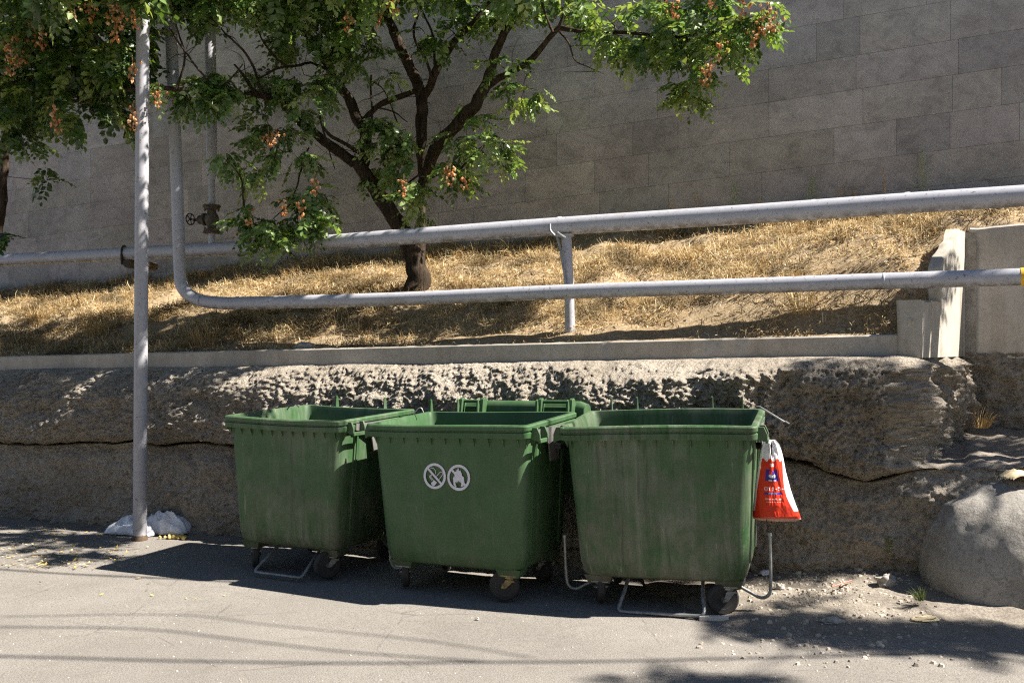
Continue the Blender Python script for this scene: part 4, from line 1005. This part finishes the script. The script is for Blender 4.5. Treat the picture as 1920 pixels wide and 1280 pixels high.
for p in ((30,55,9.8),(52,62,9.8),(35,110,9.8),(20,95,9.8),(60,35,9.7),(120,10,9.4),(140,22,9.4),(80,72,9.6),(205,15,9.2),(222,22,9.2),(232,12,9.2),(226,36,9.2),(250,32,9.1),(215,60,9.2),(298,182,9.5),(251,215,9.5),(250,230,9.5),(248,132,9.4),(100,205,9.6),(105,230,9.6),(20,125,9.9),(12,80,9.9),(170,20,9.3)): t2.pods(*p, 14)
t2.done()

# ------------------------------------------------------------------ dry grass
def hnoise(u, n, k=0): return noise.noise(Vector((u*1.1, n*1.6, k)))+.6*noise.noise(Vector((u*3.3, n*4.5, k+5)))
rg = np.random.default_rng(21)
def grass(name, N, urange, nrange, dens_fn, label, lmin=.05, lmax=.17, tall=0.02):
    U = rg.uniform(*urange, N); Nn = rg.uniform(*nrange, N); keep = []; Z = []; dn = []
    for u, n in zip(U, Nn):
        d = dens_fn(u, n); k = rg.random() < d; keep.append(k)
        if k: Z.append(zslope(u, n)); dn.append(d)
    keep = np.array(keep); U, Nn = U[keep], Nn[keep]; Z = np.array(Z); dn = np.array(dn); n_ = len(U)
    X = U*UX+Nn*NX; Y = U*UY+Nn*NY
    L = rg.uniform(lmin, lmax, n_)*(.6+.6*dn); ya = rg.uniform(0, 2*np.pi, n_)
    # combed downhill a little
    ya = np.where(rg.random(n_) < .35, math.atan2(-NY, -NX)+rg.normal(0, .7, n_), ya)
    el = np.abs(rg.normal(.15, .38, n_)); up = rg.random(n_) < .09; el = np.where(up, rg.uniform(.7, 1.4, n_), el); L = np.where(up, L*1.15, L)
    w = rg.uniform(.0018, .0042, n_)
    d = np.stack([np.cos(ya)*np.cos(el), np.sin(ya)*np.cos(el), np.sin(el)], -1); s_ = np.stack([-np.sin(ya), np.cos(ya), rg.uniform(-.6, .6, n_)], -1)
    P0 = np.stack([X, Y, Z+rg.uniform(0, .035, n_)*dn*1.4], -1)
    m = P0+d*L[:,None]*.5+np.stack([rg.normal(0,.012,n_), rg.normal(0,.012,n_), rg.uniform(0,.018,n_)], -1); e = P0+d*L[:,None]; e[:,2] -= L*rg.uniform(0, .35, n_)
    up = np.array([0,0,1.])
    V = np.stack([P0-s_*w[:,None], P0+s_*w[:,None], m-s_*w[:,None]*.8, m+s_*w[:,None]*.8, e-s_*w[:,None]*.15, e+s_*w[:,None]*.15], 1).reshape(-1, 3)
    b = np.arange(n_)*6
    Q = np.concatenate([np.stack([b, b+1, b+3, b+2], -1), np.stack([b+2, b+3, b+5, b+4], -1)])
    pal = np.array([(.68,.55,.32),(.62,.47,.24),(.77,.66,.44),(.44,.30,.15),(.52,.37,.19),(.28,.18,.085),(.36,.32,.16)])
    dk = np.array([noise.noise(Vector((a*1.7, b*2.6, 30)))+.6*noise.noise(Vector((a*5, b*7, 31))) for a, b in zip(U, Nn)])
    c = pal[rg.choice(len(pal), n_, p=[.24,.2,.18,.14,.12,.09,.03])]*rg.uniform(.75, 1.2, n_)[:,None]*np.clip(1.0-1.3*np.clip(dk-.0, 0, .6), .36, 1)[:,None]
    C = np.repeat(c, 6, axis=0)
    o = np_obj(name, V, Q, M['grass'], None, C); tag(o, label, 'grass', None, 'stuff'); return o
def bank_density(u, n):
    if n < 9.5 and u > .02+.36*(n-NC)/1.02: return 0
    t = (n-NC)/(NWALL-NC); h = hnoise(u, n)
    base = .58+.75*h
    bare = max(0, 1-abs(t-.10)/.16)*(1 if -6.6 < u < -1.6 else .3)*(.8+.4*noise.noise(Vector((u*1.3, 8, 0))))
    edge = 1 if t < .018 else 0
    return max(.03, min(1, base-.62*bare+.1*edge))
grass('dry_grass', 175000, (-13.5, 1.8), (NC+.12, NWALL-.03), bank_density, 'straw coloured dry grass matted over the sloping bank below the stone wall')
# mats of denser tufts: standing clumps that give the bank its lumps
rt_ = random.Random(8); mb = MB()
for _ in range(760):
    u = rt_.uniform(-13, 1.2); n = NC+.25+rt_.random()**.8*(NWALL-NC-.3)
    if (n < 9.5 and u > .0+.36*(n-NC)/1.02) or hnoise(u, n) < -.05 or (n < NC+.75 and u > -6.5): continue
    c = W(u, n, zslope(u, n)); R0 = rt_.uniform(.05, .16); hh = rt_.uniform(.06, .16)
    base = rt_.choice(((.60,.47,.27),(.52,.38,.19),(.42,.28,.12),(.30,.19,.08)))
    for k in range(rt_.randint(30, 60)):
        a = rt_.random()*6.283; r = R0*math.sqrt(rt_.random()); p = c+Vector((r*math.cos(a), r*math.sin(a), -.01))
        l = hh*rt_.uniform(.6, 1.3); lean = Vector((math.cos(a), math.sin(a), 0))*rt_.uniform(.3, 1.3)+Vector((rt_.gauss(0,.3), rt_.gauss(0,.3), 0))
        e = p+(Vector((0,0,1))+lean).normalized()*l; mid = p.lerp(e, .5)+Vector((0,0,l*.12)); e.z -= l*.2
        s_ = Vector((math.sin(a), -math.cos(a), 0))*rt_.uniform(.0015, .0032); v = rt_.uniform(.7, 1.25)
        mb.add([p-s_, p+s_, mid+s_, mid-s_, e], [(0,1,2,3),(3,2,4)], tuple(x*v for x in base))
tag(mb.obj('grass_tufts', M['grass'], None, False), 'thick tufts of brown dry grass lumped over the sloping bank', 'grass', None, 'stuff')
# orange fallen leaves and scraps on the bank
mb = MB()
for _ in range(900):
    u = rt_.uniform(-12, 1.2); n = rt_.uniform(NC+.15, NWALL-.2)
    if not inbank(u+.05, n): continue
    c = W(u, n, zslope(u, n)+rt_.uniform(.01, .05)); s_ = rt_.uniform(.008, .022)
    a = Vector((rt_.gauss(0,1), rt_.gauss(0,1), rt_.gauss(0,.6))).normalized()*s_; b = a.cross(Vector((rt_.gauss(0,.3), rt_.gauss(0,.3), 1)).normalized())*.6
    mb.add([c-a, c+b, c+a, c-b], [(0,1,2,3)], rt_.choice(((.50,.22,.07),(.36,.17,.07),(.55,.38,.16),(.58,.52,.42),(.25,.15,.07))))
tag(mb.obj('fallen_leaves', M['litter'], None, False), 'small brown and orange fallen leaves scattered over the dry bank', 'fallen leaves', None, 'stuff')

# ---- single weeds and stalks
def stalk(name, base, h, label, cat, col, kind='dry', lean=0, group=None):
    root = empty(name, base, label, cat, group); mb = MB(); r2 = random.Random(int(abs(base.x*1000)))
    def stem(a, b, r, c): mb.tube([a, a.lerp(b, .5)+Vector((r2.gauss(0,.006), r2.gauss(0,.006), 0)), b], [r, r*.8, r*.4], 5, False, c)
    if kind == 'dry':
        for k in range(r2.randint(1, 3)):
            tip = Vector((lean*h+r2.gauss(0, h*.12), r2.gauss(0, h*.1), h*r2.uniform(.6, 1))); stem(Vector((0,0,0)), tip, .004, col)
            for q in range(14):
                p = tip*(1-.38*q/14); d = Vector((r2.gauss(0,1), r2.gauss(0,1), r2.uniform(.3,1.4))).normalized()*.028
                s_ = d.orthogonal().normalized()*.008; mb.add([p-s_, p+s_, p+d], [(0,1,2)], vary(col, .8, 1.2, r2))
    elif kind == 'wisp':
        tip = Vector((lean*h, 0, h)); stem(Vector((0,0,0)), tip, .0035, col)
        for q in range(26):
            t = .12+.86*q/26; p = tip*t; a = q*2.4; d = Vector((math.cos(a), math.sin(a), .7)).normalized()*(.09*(1-t*.75)*h/.4+.02); stem(p, p+d, .003, col)
            for w in range(7):
                pp_ = p+d*(.25+.75*w/7); e = Vector((r2.gauss(0,1), r2.gauss(0,1), .6)).normalized()*.022; s_ = e.orthogonal().normalized()*.008
                mb.add([pp_, pp_+e*.5+s_, pp_+e, pp_+e*.5-s_], [(0,1,2,3)], vary(col, .8, 1.2, r2))
    else:                # tuft of blades
        for q in range(70 if kind == 'tuft' else 130):
            a = r2.random()*6.28; r = h*(.25 if kind == 'tuft' else .5)*math.sqrt(r2.random()); p = Vector((r*math.cos(a), r*math.sin(a)*.7, -.01)); l = h*r2.uniform(.35, 1)
            d = (Vector((0,0,1))+Vector((math.cos(a), math.sin(a), 0))*r2.uniform(.1, .8)+Vector((lean, 0, 0))).normalized(); e = p+d*l; e.z -= l*.15; mid = p+d*l*.5+Vector((0,0,l*.08))
            s_ = Vector((math.sin(a), -math.cos(a), 0))*r2.uniform(.0015,.003); mb.add([p-s_, p+s_, mid+s_, mid-s_, e], [(0,1,2,3),(3,2,4)], vary(col, .7, 1.25, r2))
    mb.obj('stem' if kind in ('dry', 'wisp') else 'blades', M['grass'], root, False)
def wallfoot(px): 
    p = atn(px, 600, NWALL-.12); u, n = toUN(p); p.z = zslope(u, n)-.01; return p
GREY_G, TAN = (.50,.54,.32), (.62,.46,.27)
stalk('green_weed', wallfoot(1729), .62, 'tall wispy green weed at the wall foot, above the right end of the pipe', 'weed', GREY_G, 'wisp')
stalk('green_weed', wallfoot(1378), .52, 'wispy green weed at the wall foot, left of the other two above the pipe', 'weed', GREY_G, 'wisp')
stalk('green_weed', wallfoot(1523), .40, 'small wispy pale green weed between the two taller ones behind the thick pipe', 'weed', GREY_G, 'wisp')
for px, h, ln in ((1263,.46,0),(1312,.42,0),(1172,.28,.1),(1180,.22,0),(1568,.34,.35),(1580,.46,.12),(1662,.50,-.12),(1684,.32,.3),(1430,.30,-.2),(1220,.24,.05),(1145,.26,0),(1600,.3,-.1)):
    stalk('dry_stalk', wallfoot(px), h, 'thin dry brown seed stalk standing against the stone wall behind the thick pipe', 'dry stalk', TAN, 'dry', ln, 'dry seed stalks along the foot of the stone wall')
def bank(px, py, n):
    p = atn(px, py, n); u, n = toUN(p); p.z = zslope(u, n)-.01; return p
stalk('dry_weed', bank(160, 545, 9.4), .55, 'bent dry stalk poking up above the thick pipe at the far left', 'dry stalk', (.46,.28,.13), 'dry', -.25)
stalk('dry_weed', bank(890, 440, 11.3), .60, 'tan bent dry stalks rising between the tree trunk and the support post', 'dry stalk', (.46,.32,.15), 'dry', .25)
stalk('dry_tuft', bank(1506, 622, 8.62), .46, 'tall yellow tuft of dry grass standing under the right part of the lower pipe', 'grass tuft', (.62,.46,.20), 'tuft')
stalk('dry_tuft', bank(1085, 640, 8.5), .14, 'small pale grass tuft at the foot of the support post', 'grass tuft', (.66,.54,.30), 'tuft')
stalk('dry_tuft', bank(75, 600, 9.8), .45, 'tall thin dry tuft at the far left under the thick pipe', 'grass tuft', (.56,.38,.17), 'tuft', -.2)
stalk('dry_tuft', bank(180, 628, 9.0), .34, 'brown shaggy tuft on the bank just left of the silver pole', 'grass tuft', (.46,.30,.12), 'clump')
stalk('dry_tuft', bank(385, 640, 8.7), .34, 'brown shaggy tuft on the bank right of the silver pole', 'grass tuft', (.48,.32,.13), 'clump')
stalk('orange_weed', atn(1842, 800, 8.9), .24, 'tan brown dry weed in the dirt corner right of the rock wall', 'weed', (.44,.30,.13), 'tuft', .3)
stalk('green_weed', atn(1668, 1050, 7.78), .16, 'small yellow green weed sprouting low on the rock wall beside the boulder', 'weed', (.42,.42,.20), 'wisp')
stalk('green_grass', onground(1725, 1122, .1), .13, 'low patch of green grass at the shaded foot of the boulder', 'grass tuft', (.10,.13,.045), 'tuft', -.3)
stalk('green_grass', onground(1690, 1062, .12), .14, 'dark green weed in the corner between rock wall and boulder', 'weed', (.07,.13,.04), 'clump')

# ------------------------------------------------------------------ debris
def rubble(name, spots, label, cat, mat, smin, smax, pal):
    mb = MB()
    for p in spots:
        s_ = smin*(smax/smin)**(rt_.random()**1.8); n = rt_.randint(5, 7); c = Vector(p); a0 = rt_.random()*6
        lo = []; hi = []; col = vary(rt_.choice(pal), .75, 1.2, rt_); fl = rt_.uniform(.08, .5)
        for k in range(n):
            a = a0+6.283*k/n; r = s_*rt_.uniform(.7, 1.2)
            lo.append(c+Vector((r*math.cos(a), r*math.sin(a), -s_*.3))); hi.append(c+Vector((r*.6*math.cos(a)+s_*.1, r*.6*math.sin(a), s_*fl*rt_.uniform(.8, 1.2))))
        mb.rings([lo, hi], True, col)
    return tag(mb.obj(name, mat, None, False), label, cat, None, 'stuff')
def vz(x, y): return max(verge(x, y)[2], 0)
sp = []
for _ in range(1700):
    px = rt_.uniform(1385, 1760); py = 1070+110*rt_.random()**1.2 + rt_.gauss(0, 8)
    if rt_.random() < .5: px = rt_.gauss(1540, 70); py = rt_.gauss(1105, 26)
    if rt_.random() < .12: px = rt_.uniform(1300, 1920); py = rt_.uniform(1150, 1230)
    if not 1065 < py < 1270: continue
    g = onground(px, py, .06)
    if toUN(g)[1] > 7.95: continue
    sp.append((g.x, g.y, vz(g.x, g.y)+.002))
rubble('rubble', sp, 'pale gravel and broken scraps strewn on the dirt right of the bins', 'gravel', M['litter'], .003, .026, ((.40,.35,.29),(.33,.29,.24),(.46,.41,.34),(.24,.21,.18),(.52,.47,.37),(.36,.31,.26)))
sp = [onground(rt_.uniform(0, 1920), 1280-250*rt_.random()**1.3) for _ in range(520)]
rubble('grit', [(p.x, p.y, .012*noise.noise(Vector((p.x*.7, p.y*.7, 0)))+.001) for p in sp if toUN(p)[1] < 7.9], 'tiny grit and pebbles scattered over the asphalt', 'grit', M['litter'], .0025, .009, ((.42,.38,.33),(.25,.22,.19),(.55,.50,.44)))
sp = []
for _ in range(500):
    p = W(rt_.uniform(-9, .6), 7.92+rt_.gauss(0, .07)-.04, 0); sp.append((p.x, p.y, .02+rt_.uniform(0, .02)))
rubble('wall_crumbs', sp, 'crumbled stone bits lying along the foot of the rock wall', 'gravel', M['rock'], .008, .035, ((.4,.36,.3),))
mb = MB()
for _ in range(620):
    px = rt_.uniform(-60, 350)*(.4+.6*rt_.random()); py = rt_.uniform(978, 1062)
    if rt_.random() < .06: px = rt_.uniform(0, 900); py = rt_.uniform(1040, 1120)
    g = onground(px, py, .02); s_ = rt_.uniform(.008, .022); c = Vector((g.x, g.y, max(0, dustL(g.x, g.y)[2])+.012))
    a = Vector((rt_.gauss(0,1), rt_.gauss(0,1), rt_.gauss(0,.25))).normalized()*s_; b = a.cross(Vector((rt_.gauss(0,.2), rt_.gauss(0,.2), 1)).normalized())*.55
    mb.add([c-a, c+b, c+a, c-b], [(0,1,2,3)], rt_.choice(((.62,.44,.10),(.48,.34,.10),(.30,.20,.09),(.55,.48,.28))))
tag(mb.obj('leaf_litter', M['litter'], None, False), 'yellow and brown leaf litter on the shaded ground at the far left', 'fallen leaves', None, 'stuff')
def rock_thing(px, py, z, r, seed, label, mat='stone', name='stone', cat='stone', rot=0):
    mb = MB(); lump(mb, (0,0,0), r, seed, 20, .45); o = mb.obj(name, M[mat], None, True, 60); g = onground(px, py, z); o.location = (g.x, g.y, max(vz(g.x, g.y) if g.x > 1.2 else 0, 0)+r[2]*.45); o.rotation_euler = (0, 0, rot); tag(o, label, cat)
rock_thing(1662, 1088, .14, (.075,.05,.05), 3, 'largest loose grey stone, at the foot of the rock wall left of the boulder')
rock_thing(1561, 1164, .03, (.065,.05,.022), 8, 'flat dark stone on the dirt below the gravel patch')
rock_thing(1462, 1094, .1, (.035,.03,.025), 5, 'small dark stone on the dirt right of the rightmost bin')
rock_thing(895, 1160, 0, (.012,.012,.010), 6, 'tiny white pebble on the asphalt below the middle bin')
rock_thing(1735, 1157, .05, (.10,.035,.02), 12, 'pale crumpled scrap lying in the sun at the foot of the boulder', 'paper', 'paper_scrap', 'litter')
rock_thing(1436, 1084, .05, (.05,.035,.025), 14, 'white crumpled scrap on the ground behind the right bin wheel', 'bagw', 'plastic_scrap', 'litter', .5)
for px, py, n in ((572, 648, 8.4),): 
    mb = MB(); lump(mb, (0,0,0), (.10,.07,.06), 17, 20, .45); o = mb.obj('stone', M['stone'], None, True, 60); o.location = bank(px, py, n)+Vector((0,0,.03)); tag(o, 'grey stone on the bank just above the curb, left of the tree', 'stone')
g = onground(1580, 1100, .1); o = MB(); o.tube([(-.09,-.05,0),(0,.0,.012),(.08,.05,.02)], .0045, 6); o = o.obj('drinking_straw', M['red'], None); o.location = (g.x, g.y, vz(g.x, g.y)+.03); tag(o, 'red plastic straw lying on the gravel right of the bins', 'straw')
g = onground(1338, 1163, 0); o = MB(); o.box((-.095,-.02,0),(.095,.02,.030)); o = o.obj('wood_block', M['wood'], None, True, 30, .003); o.location = (g.x, g.y, .002); o.rotation_euler = (0,0,R(-4)); tag(o, 'pale flat block lying in front of the right wheel of the rightmost bin', 'block')
# paper on the boulder
mb = MB(); rs = []
for j in range(14):
    rs.append([Vector((-.22+.44*i/17+.02*noise.noise(Vector((i, j, 0))), -.10+.2*j/13, .035*abs(noise.noise(Vector((i*.6, j*.5, 2))))+.02*noise.noise(Vector((i*.25, j*.3, 5)))-.05*((i-8.5)/9)**2)) for i in range(18)])
mb.rings(rs, False, None, (0,0)); o = mb.obj('dry_paper', M['paper'], None, True, 50); o.location = at(1945, 884, 7.0); tag(o, 'crumpled tan paper lying on top of the boulder at the right edge', 'paper')
# white bag by the pole and spilled food
def crumple(name, c, L_, W_, H_, mat, label, cat, rot=0, seed=0, arch=True):
    mb = MB(); rs = []; a, b = 46, 26
    for j in range(b):
        row = []
        for i in range(a):
            x = i/(a-1)*2-1; y = j/(b-1)*2-1
            k = (1-abs(x)**2.6)*(1-abs(y)**2.2)
            h = H_*k*(.75+.5*noise.noise(Vector((x*1.6+seed, y*1.5, 1))))+H_*.28*abs(noise.noise(Vector((x*4+seed, y*4, 3))))*k**.3+H_*.12*abs(noise.noise(Vector((x*9, y*8, seed))))*min(1, k*3)
            row.append(Vector((x*L_*(1+.15*noise.noise(Vector((y*2, seed, 0)))), y*W_*(1+.2*noise.noise(Vector((x*2, seed, 4)))), h)))
        rs.append(row)
    mb.rings(rs, False, None, (0,0)); o = mb.obj(name, mat, None, True, 35)
    o.modifiers.new('thickness', 'SOLIDIFY').thickness = .003
    o.location = c; o.rotation_euler = (0, 0, rot); return tag(o, label, cat)
g = onground(262, 1006); g.z = .01; g.y += .14
wb = empty('white_plastic_bag', g, 'crumpled white plastic bag slumped on the ground around the foot of the silver pole', 'plastic bag')
def film(name, c, L_, W_, H_, seed, rot, hole=None):
    mb = MB(); a, b = 90, 60; V = []
    for j in range(b):
        for i in range(a):
            x = i/(a-1)*2-1; y = j/(b-1)*2-1; k = max(0, (1-abs(x)**2.2)*(1-abs(y)**2))
            q = Vector((x*.9+seed, y*.9, 1)); fold = 1-2.4*abs(noise.noise(q*1.5+noise.noise_vector(q*1.2)*.5)); f2 = 1-2*abs(noise.noise(q*4.3+noise.noise_vector(q*2)*.5))
            h = H_*k**.55*(.62+.40*fold)+H_*.10*f2*k
            V.append(Vector((x*L_*(1+.22*noise.noise(Vector((y*2.2, seed, 0)))), y*W_*(1+.35*noise.noise(Vector((x*2.4, seed, 4)))), max(h, .002))))
    fs = []
    for j in range(b-1):
        for i in range(a-1):
            if hole and ((i/a-hole[0])/hole[2])**2+((j/b-hole[1])/hole[3])**2 < 1: continue
            fs.append((j*a+i, j*a+i+1, (j+1)*a+i+1, (j+1)*a+i))
    mb.add(V, fs); o = mb.obj(name, M['bagw'], wb, True, 24); o.location = c; o.rotation_euler = (0, R(rot), R(-14)); o.modifiers.new('thickness', 'SOLIDIFY').thickness = .002
film('bag_body', Vector((-.10, .05, 0)), .25, .16, .16, 3, 0)
film('bag_mouth', Vector((.20, .04, .0)), .25, .15, .21, 11.4, -3)
mb = MB(); 
for k in range(26):
    lump(mb, (rt_.gauss(0,.055), rt_.gauss(0,.03), .012+rt_.random()*.014), (rt_.uniform(.008,.02),)*3, k, 7, .4)
g = onground(330, 1010); o = mb.obj('food_scraps', M['food'], None, False); o.location = (g.x, g.y, .005); tag(o, 'yellow food scraps spilled at the right end of the white plastic bag', 'food waste', None, 'stuff')

# ------------------------------------------------------------------ overhead wires and the street tree out of frame (they throw the road shadows)
def back(p, h): return p+TOSUN*(h/TOSUN.z)
for pts, h, rr in (([(-500,1228),(0,1230),(330,1238),(656,1243),(900,1241),(1300,1236),(1950,1215)], 7.5, .018), ([(-500,1170),(0,1175),(272,1180),(445,1198),(656,1222),(900,1239)], 7.5, .013), ([(-400,1040),(40,1068),(250,1080),(420,1090),(700,1108),(900,1122)], 6.5, .02), ([(0,1155),(330,1153),(500,1170),(800,1200),(1000,1232)], 7.5, .010)):
    mb = MB(); P_ = [back(onground(a, b), h) for a, b in pts]; mb.tube([Vector(c) for c in cr([tuple(p) for p in P_], 6)], rr, 8)
    tag(mb.obj('overhead_wire', M['cable'], None), 'thin dark wire hung across the street above the road', 'wire', 'wires over the street')
t3 = Tree('street_tree', (8.6, 3.6, 0), 'leafy street tree standing right of the view beside the road', 'tree')
t3.tr.tube([(0,0,0),(-.1,0,1.5),(-.3,.3,3),(-.6,.9,4.2),(-1.2,1.6,5.0)], [.16,.13,.11,.08,.05], 10)
t3.sk = [t3.o0+Vector(p) for p in ((-.3,.3,3),(-.6,.9,4.2),(-1.2,1.6,5.0))]
def shade(px, py, z, h, r, n, n_at=None, rz=.35):
    p = onground(px, py, z) if n_at is None else atn(px, py, n_at)
    c = back(p, h); k = c-t3.o0
    q = min(t3.sk, key=lambda s_: (s_-c).length); t3.twig(q, c, .02)
    for _ in range(n):
        d = Vector((random.gauss(0,.5), random.gauss(0,.5), random.gauss(0,.4)))
        t3.rosette(c+Vector((d.x*r, d.y*r*.55, d.z*rz)), d+Vector((.01,0,0)), 6, .3)
random.seed(4)
for px, py, h, r, n in ((1370,1174,8.0,.22,4),(1450,1178,8.0,.25,6),(1530,1184,8.1,.28,8),(1620,1190,8.1,.3,9),(1710,1196,8.2,.3,9),(1800,1203,8.3,.3,10),(1890,1210,8.4,.35,11),(1300,1296,8.8,.2,5),(1370,1292,8.8,.2,4)):
    shade(px, py, 0, h, r, n)
for px, py, n_at, h, r, n in ((1500,740,7.9,7,.3,4),(1640,770,7.85,7,.3,4),(1560,830,7.8,7,.35,4),(1880,830,8.2,3.6,.5,10),(1830,790,8.6,5,.4,6),(1800,400,10.5,3.6,.5,9),(1900,400,10.3,3.6,.6,10),(1640,470,9.8,5,.35,3),(1790,920,7.2,6,.25,2),(1900,350,8.7,3.0,.3,3),(1900,700,9.1,3.6,.5,8)):
    shade(px, py, 0, h, r, n, n_at)
t3.done()

# ------------------------------------------------------------------ camera and light
cam = bpy.data.cameras.new('camera'); co = bpy.data.objects.new('camera', cam); COL.objects.link(co)
co.location = (0, 0, EYE); co.rotation_euler = (R(90), 0, 0)
cam.sensor_width = 36; cam.lens = 36*F/1920; cam.clip_end = 2000
cam.dof.use_dof = True; cam.dof.focus_distance = 7.1; cam.dof.aperture_fstop = 5.6
S.camera = co
sun = bpy.data.lights.new('sun', 'SUN'); sun.energy = 5; sun.angle = R(.53); sun.color = (1, .935, .84)
so = bpy.data.objects.new('sun', sun); COL.objects.link(so); so.rotation_euler = TOSUN.to_track_quat('Z', 'Y').to_euler(); so.location = (0, 0, 30)
wd = bpy.data.worlds.new('World'); S.world = wd; wd.use_nodes = True; nt = wd.node_tree
sk = nt.nodes.new('ShaderNodeTexSky'); sk.sky_type = 'NISHITA'; sk.sun_disc = False; sk.altitude = 1200; sk.air_density = .75; sk.dust_density = .4; sk.sun_elevation = SUN_EL; sk.sun_rotation = math.atan2(SUN_H.x, SUN_H.y)
bg = nt.nodes['Background']; bg.inputs['Strength'].default_value = .05; nt.links.new(sk.outputs[0], bg.inputs[0])
S.view_settings.view_transform = 'Standard'; S.view_settings.look = 'None'; S.view_settings.exposure = 1.55; S.view_settings.gamma = 1
S.render.engine = 'CYCLES'; S.cycles.use_denoising = False; S.cycles.sample_clamp_indirect = 4; S.cycles.filter_width = 1.2; S.cycles.max_bounces = 6; S.cycles.diffuse_bounces = 3; S.cycles.transparent_max_bounces = 4
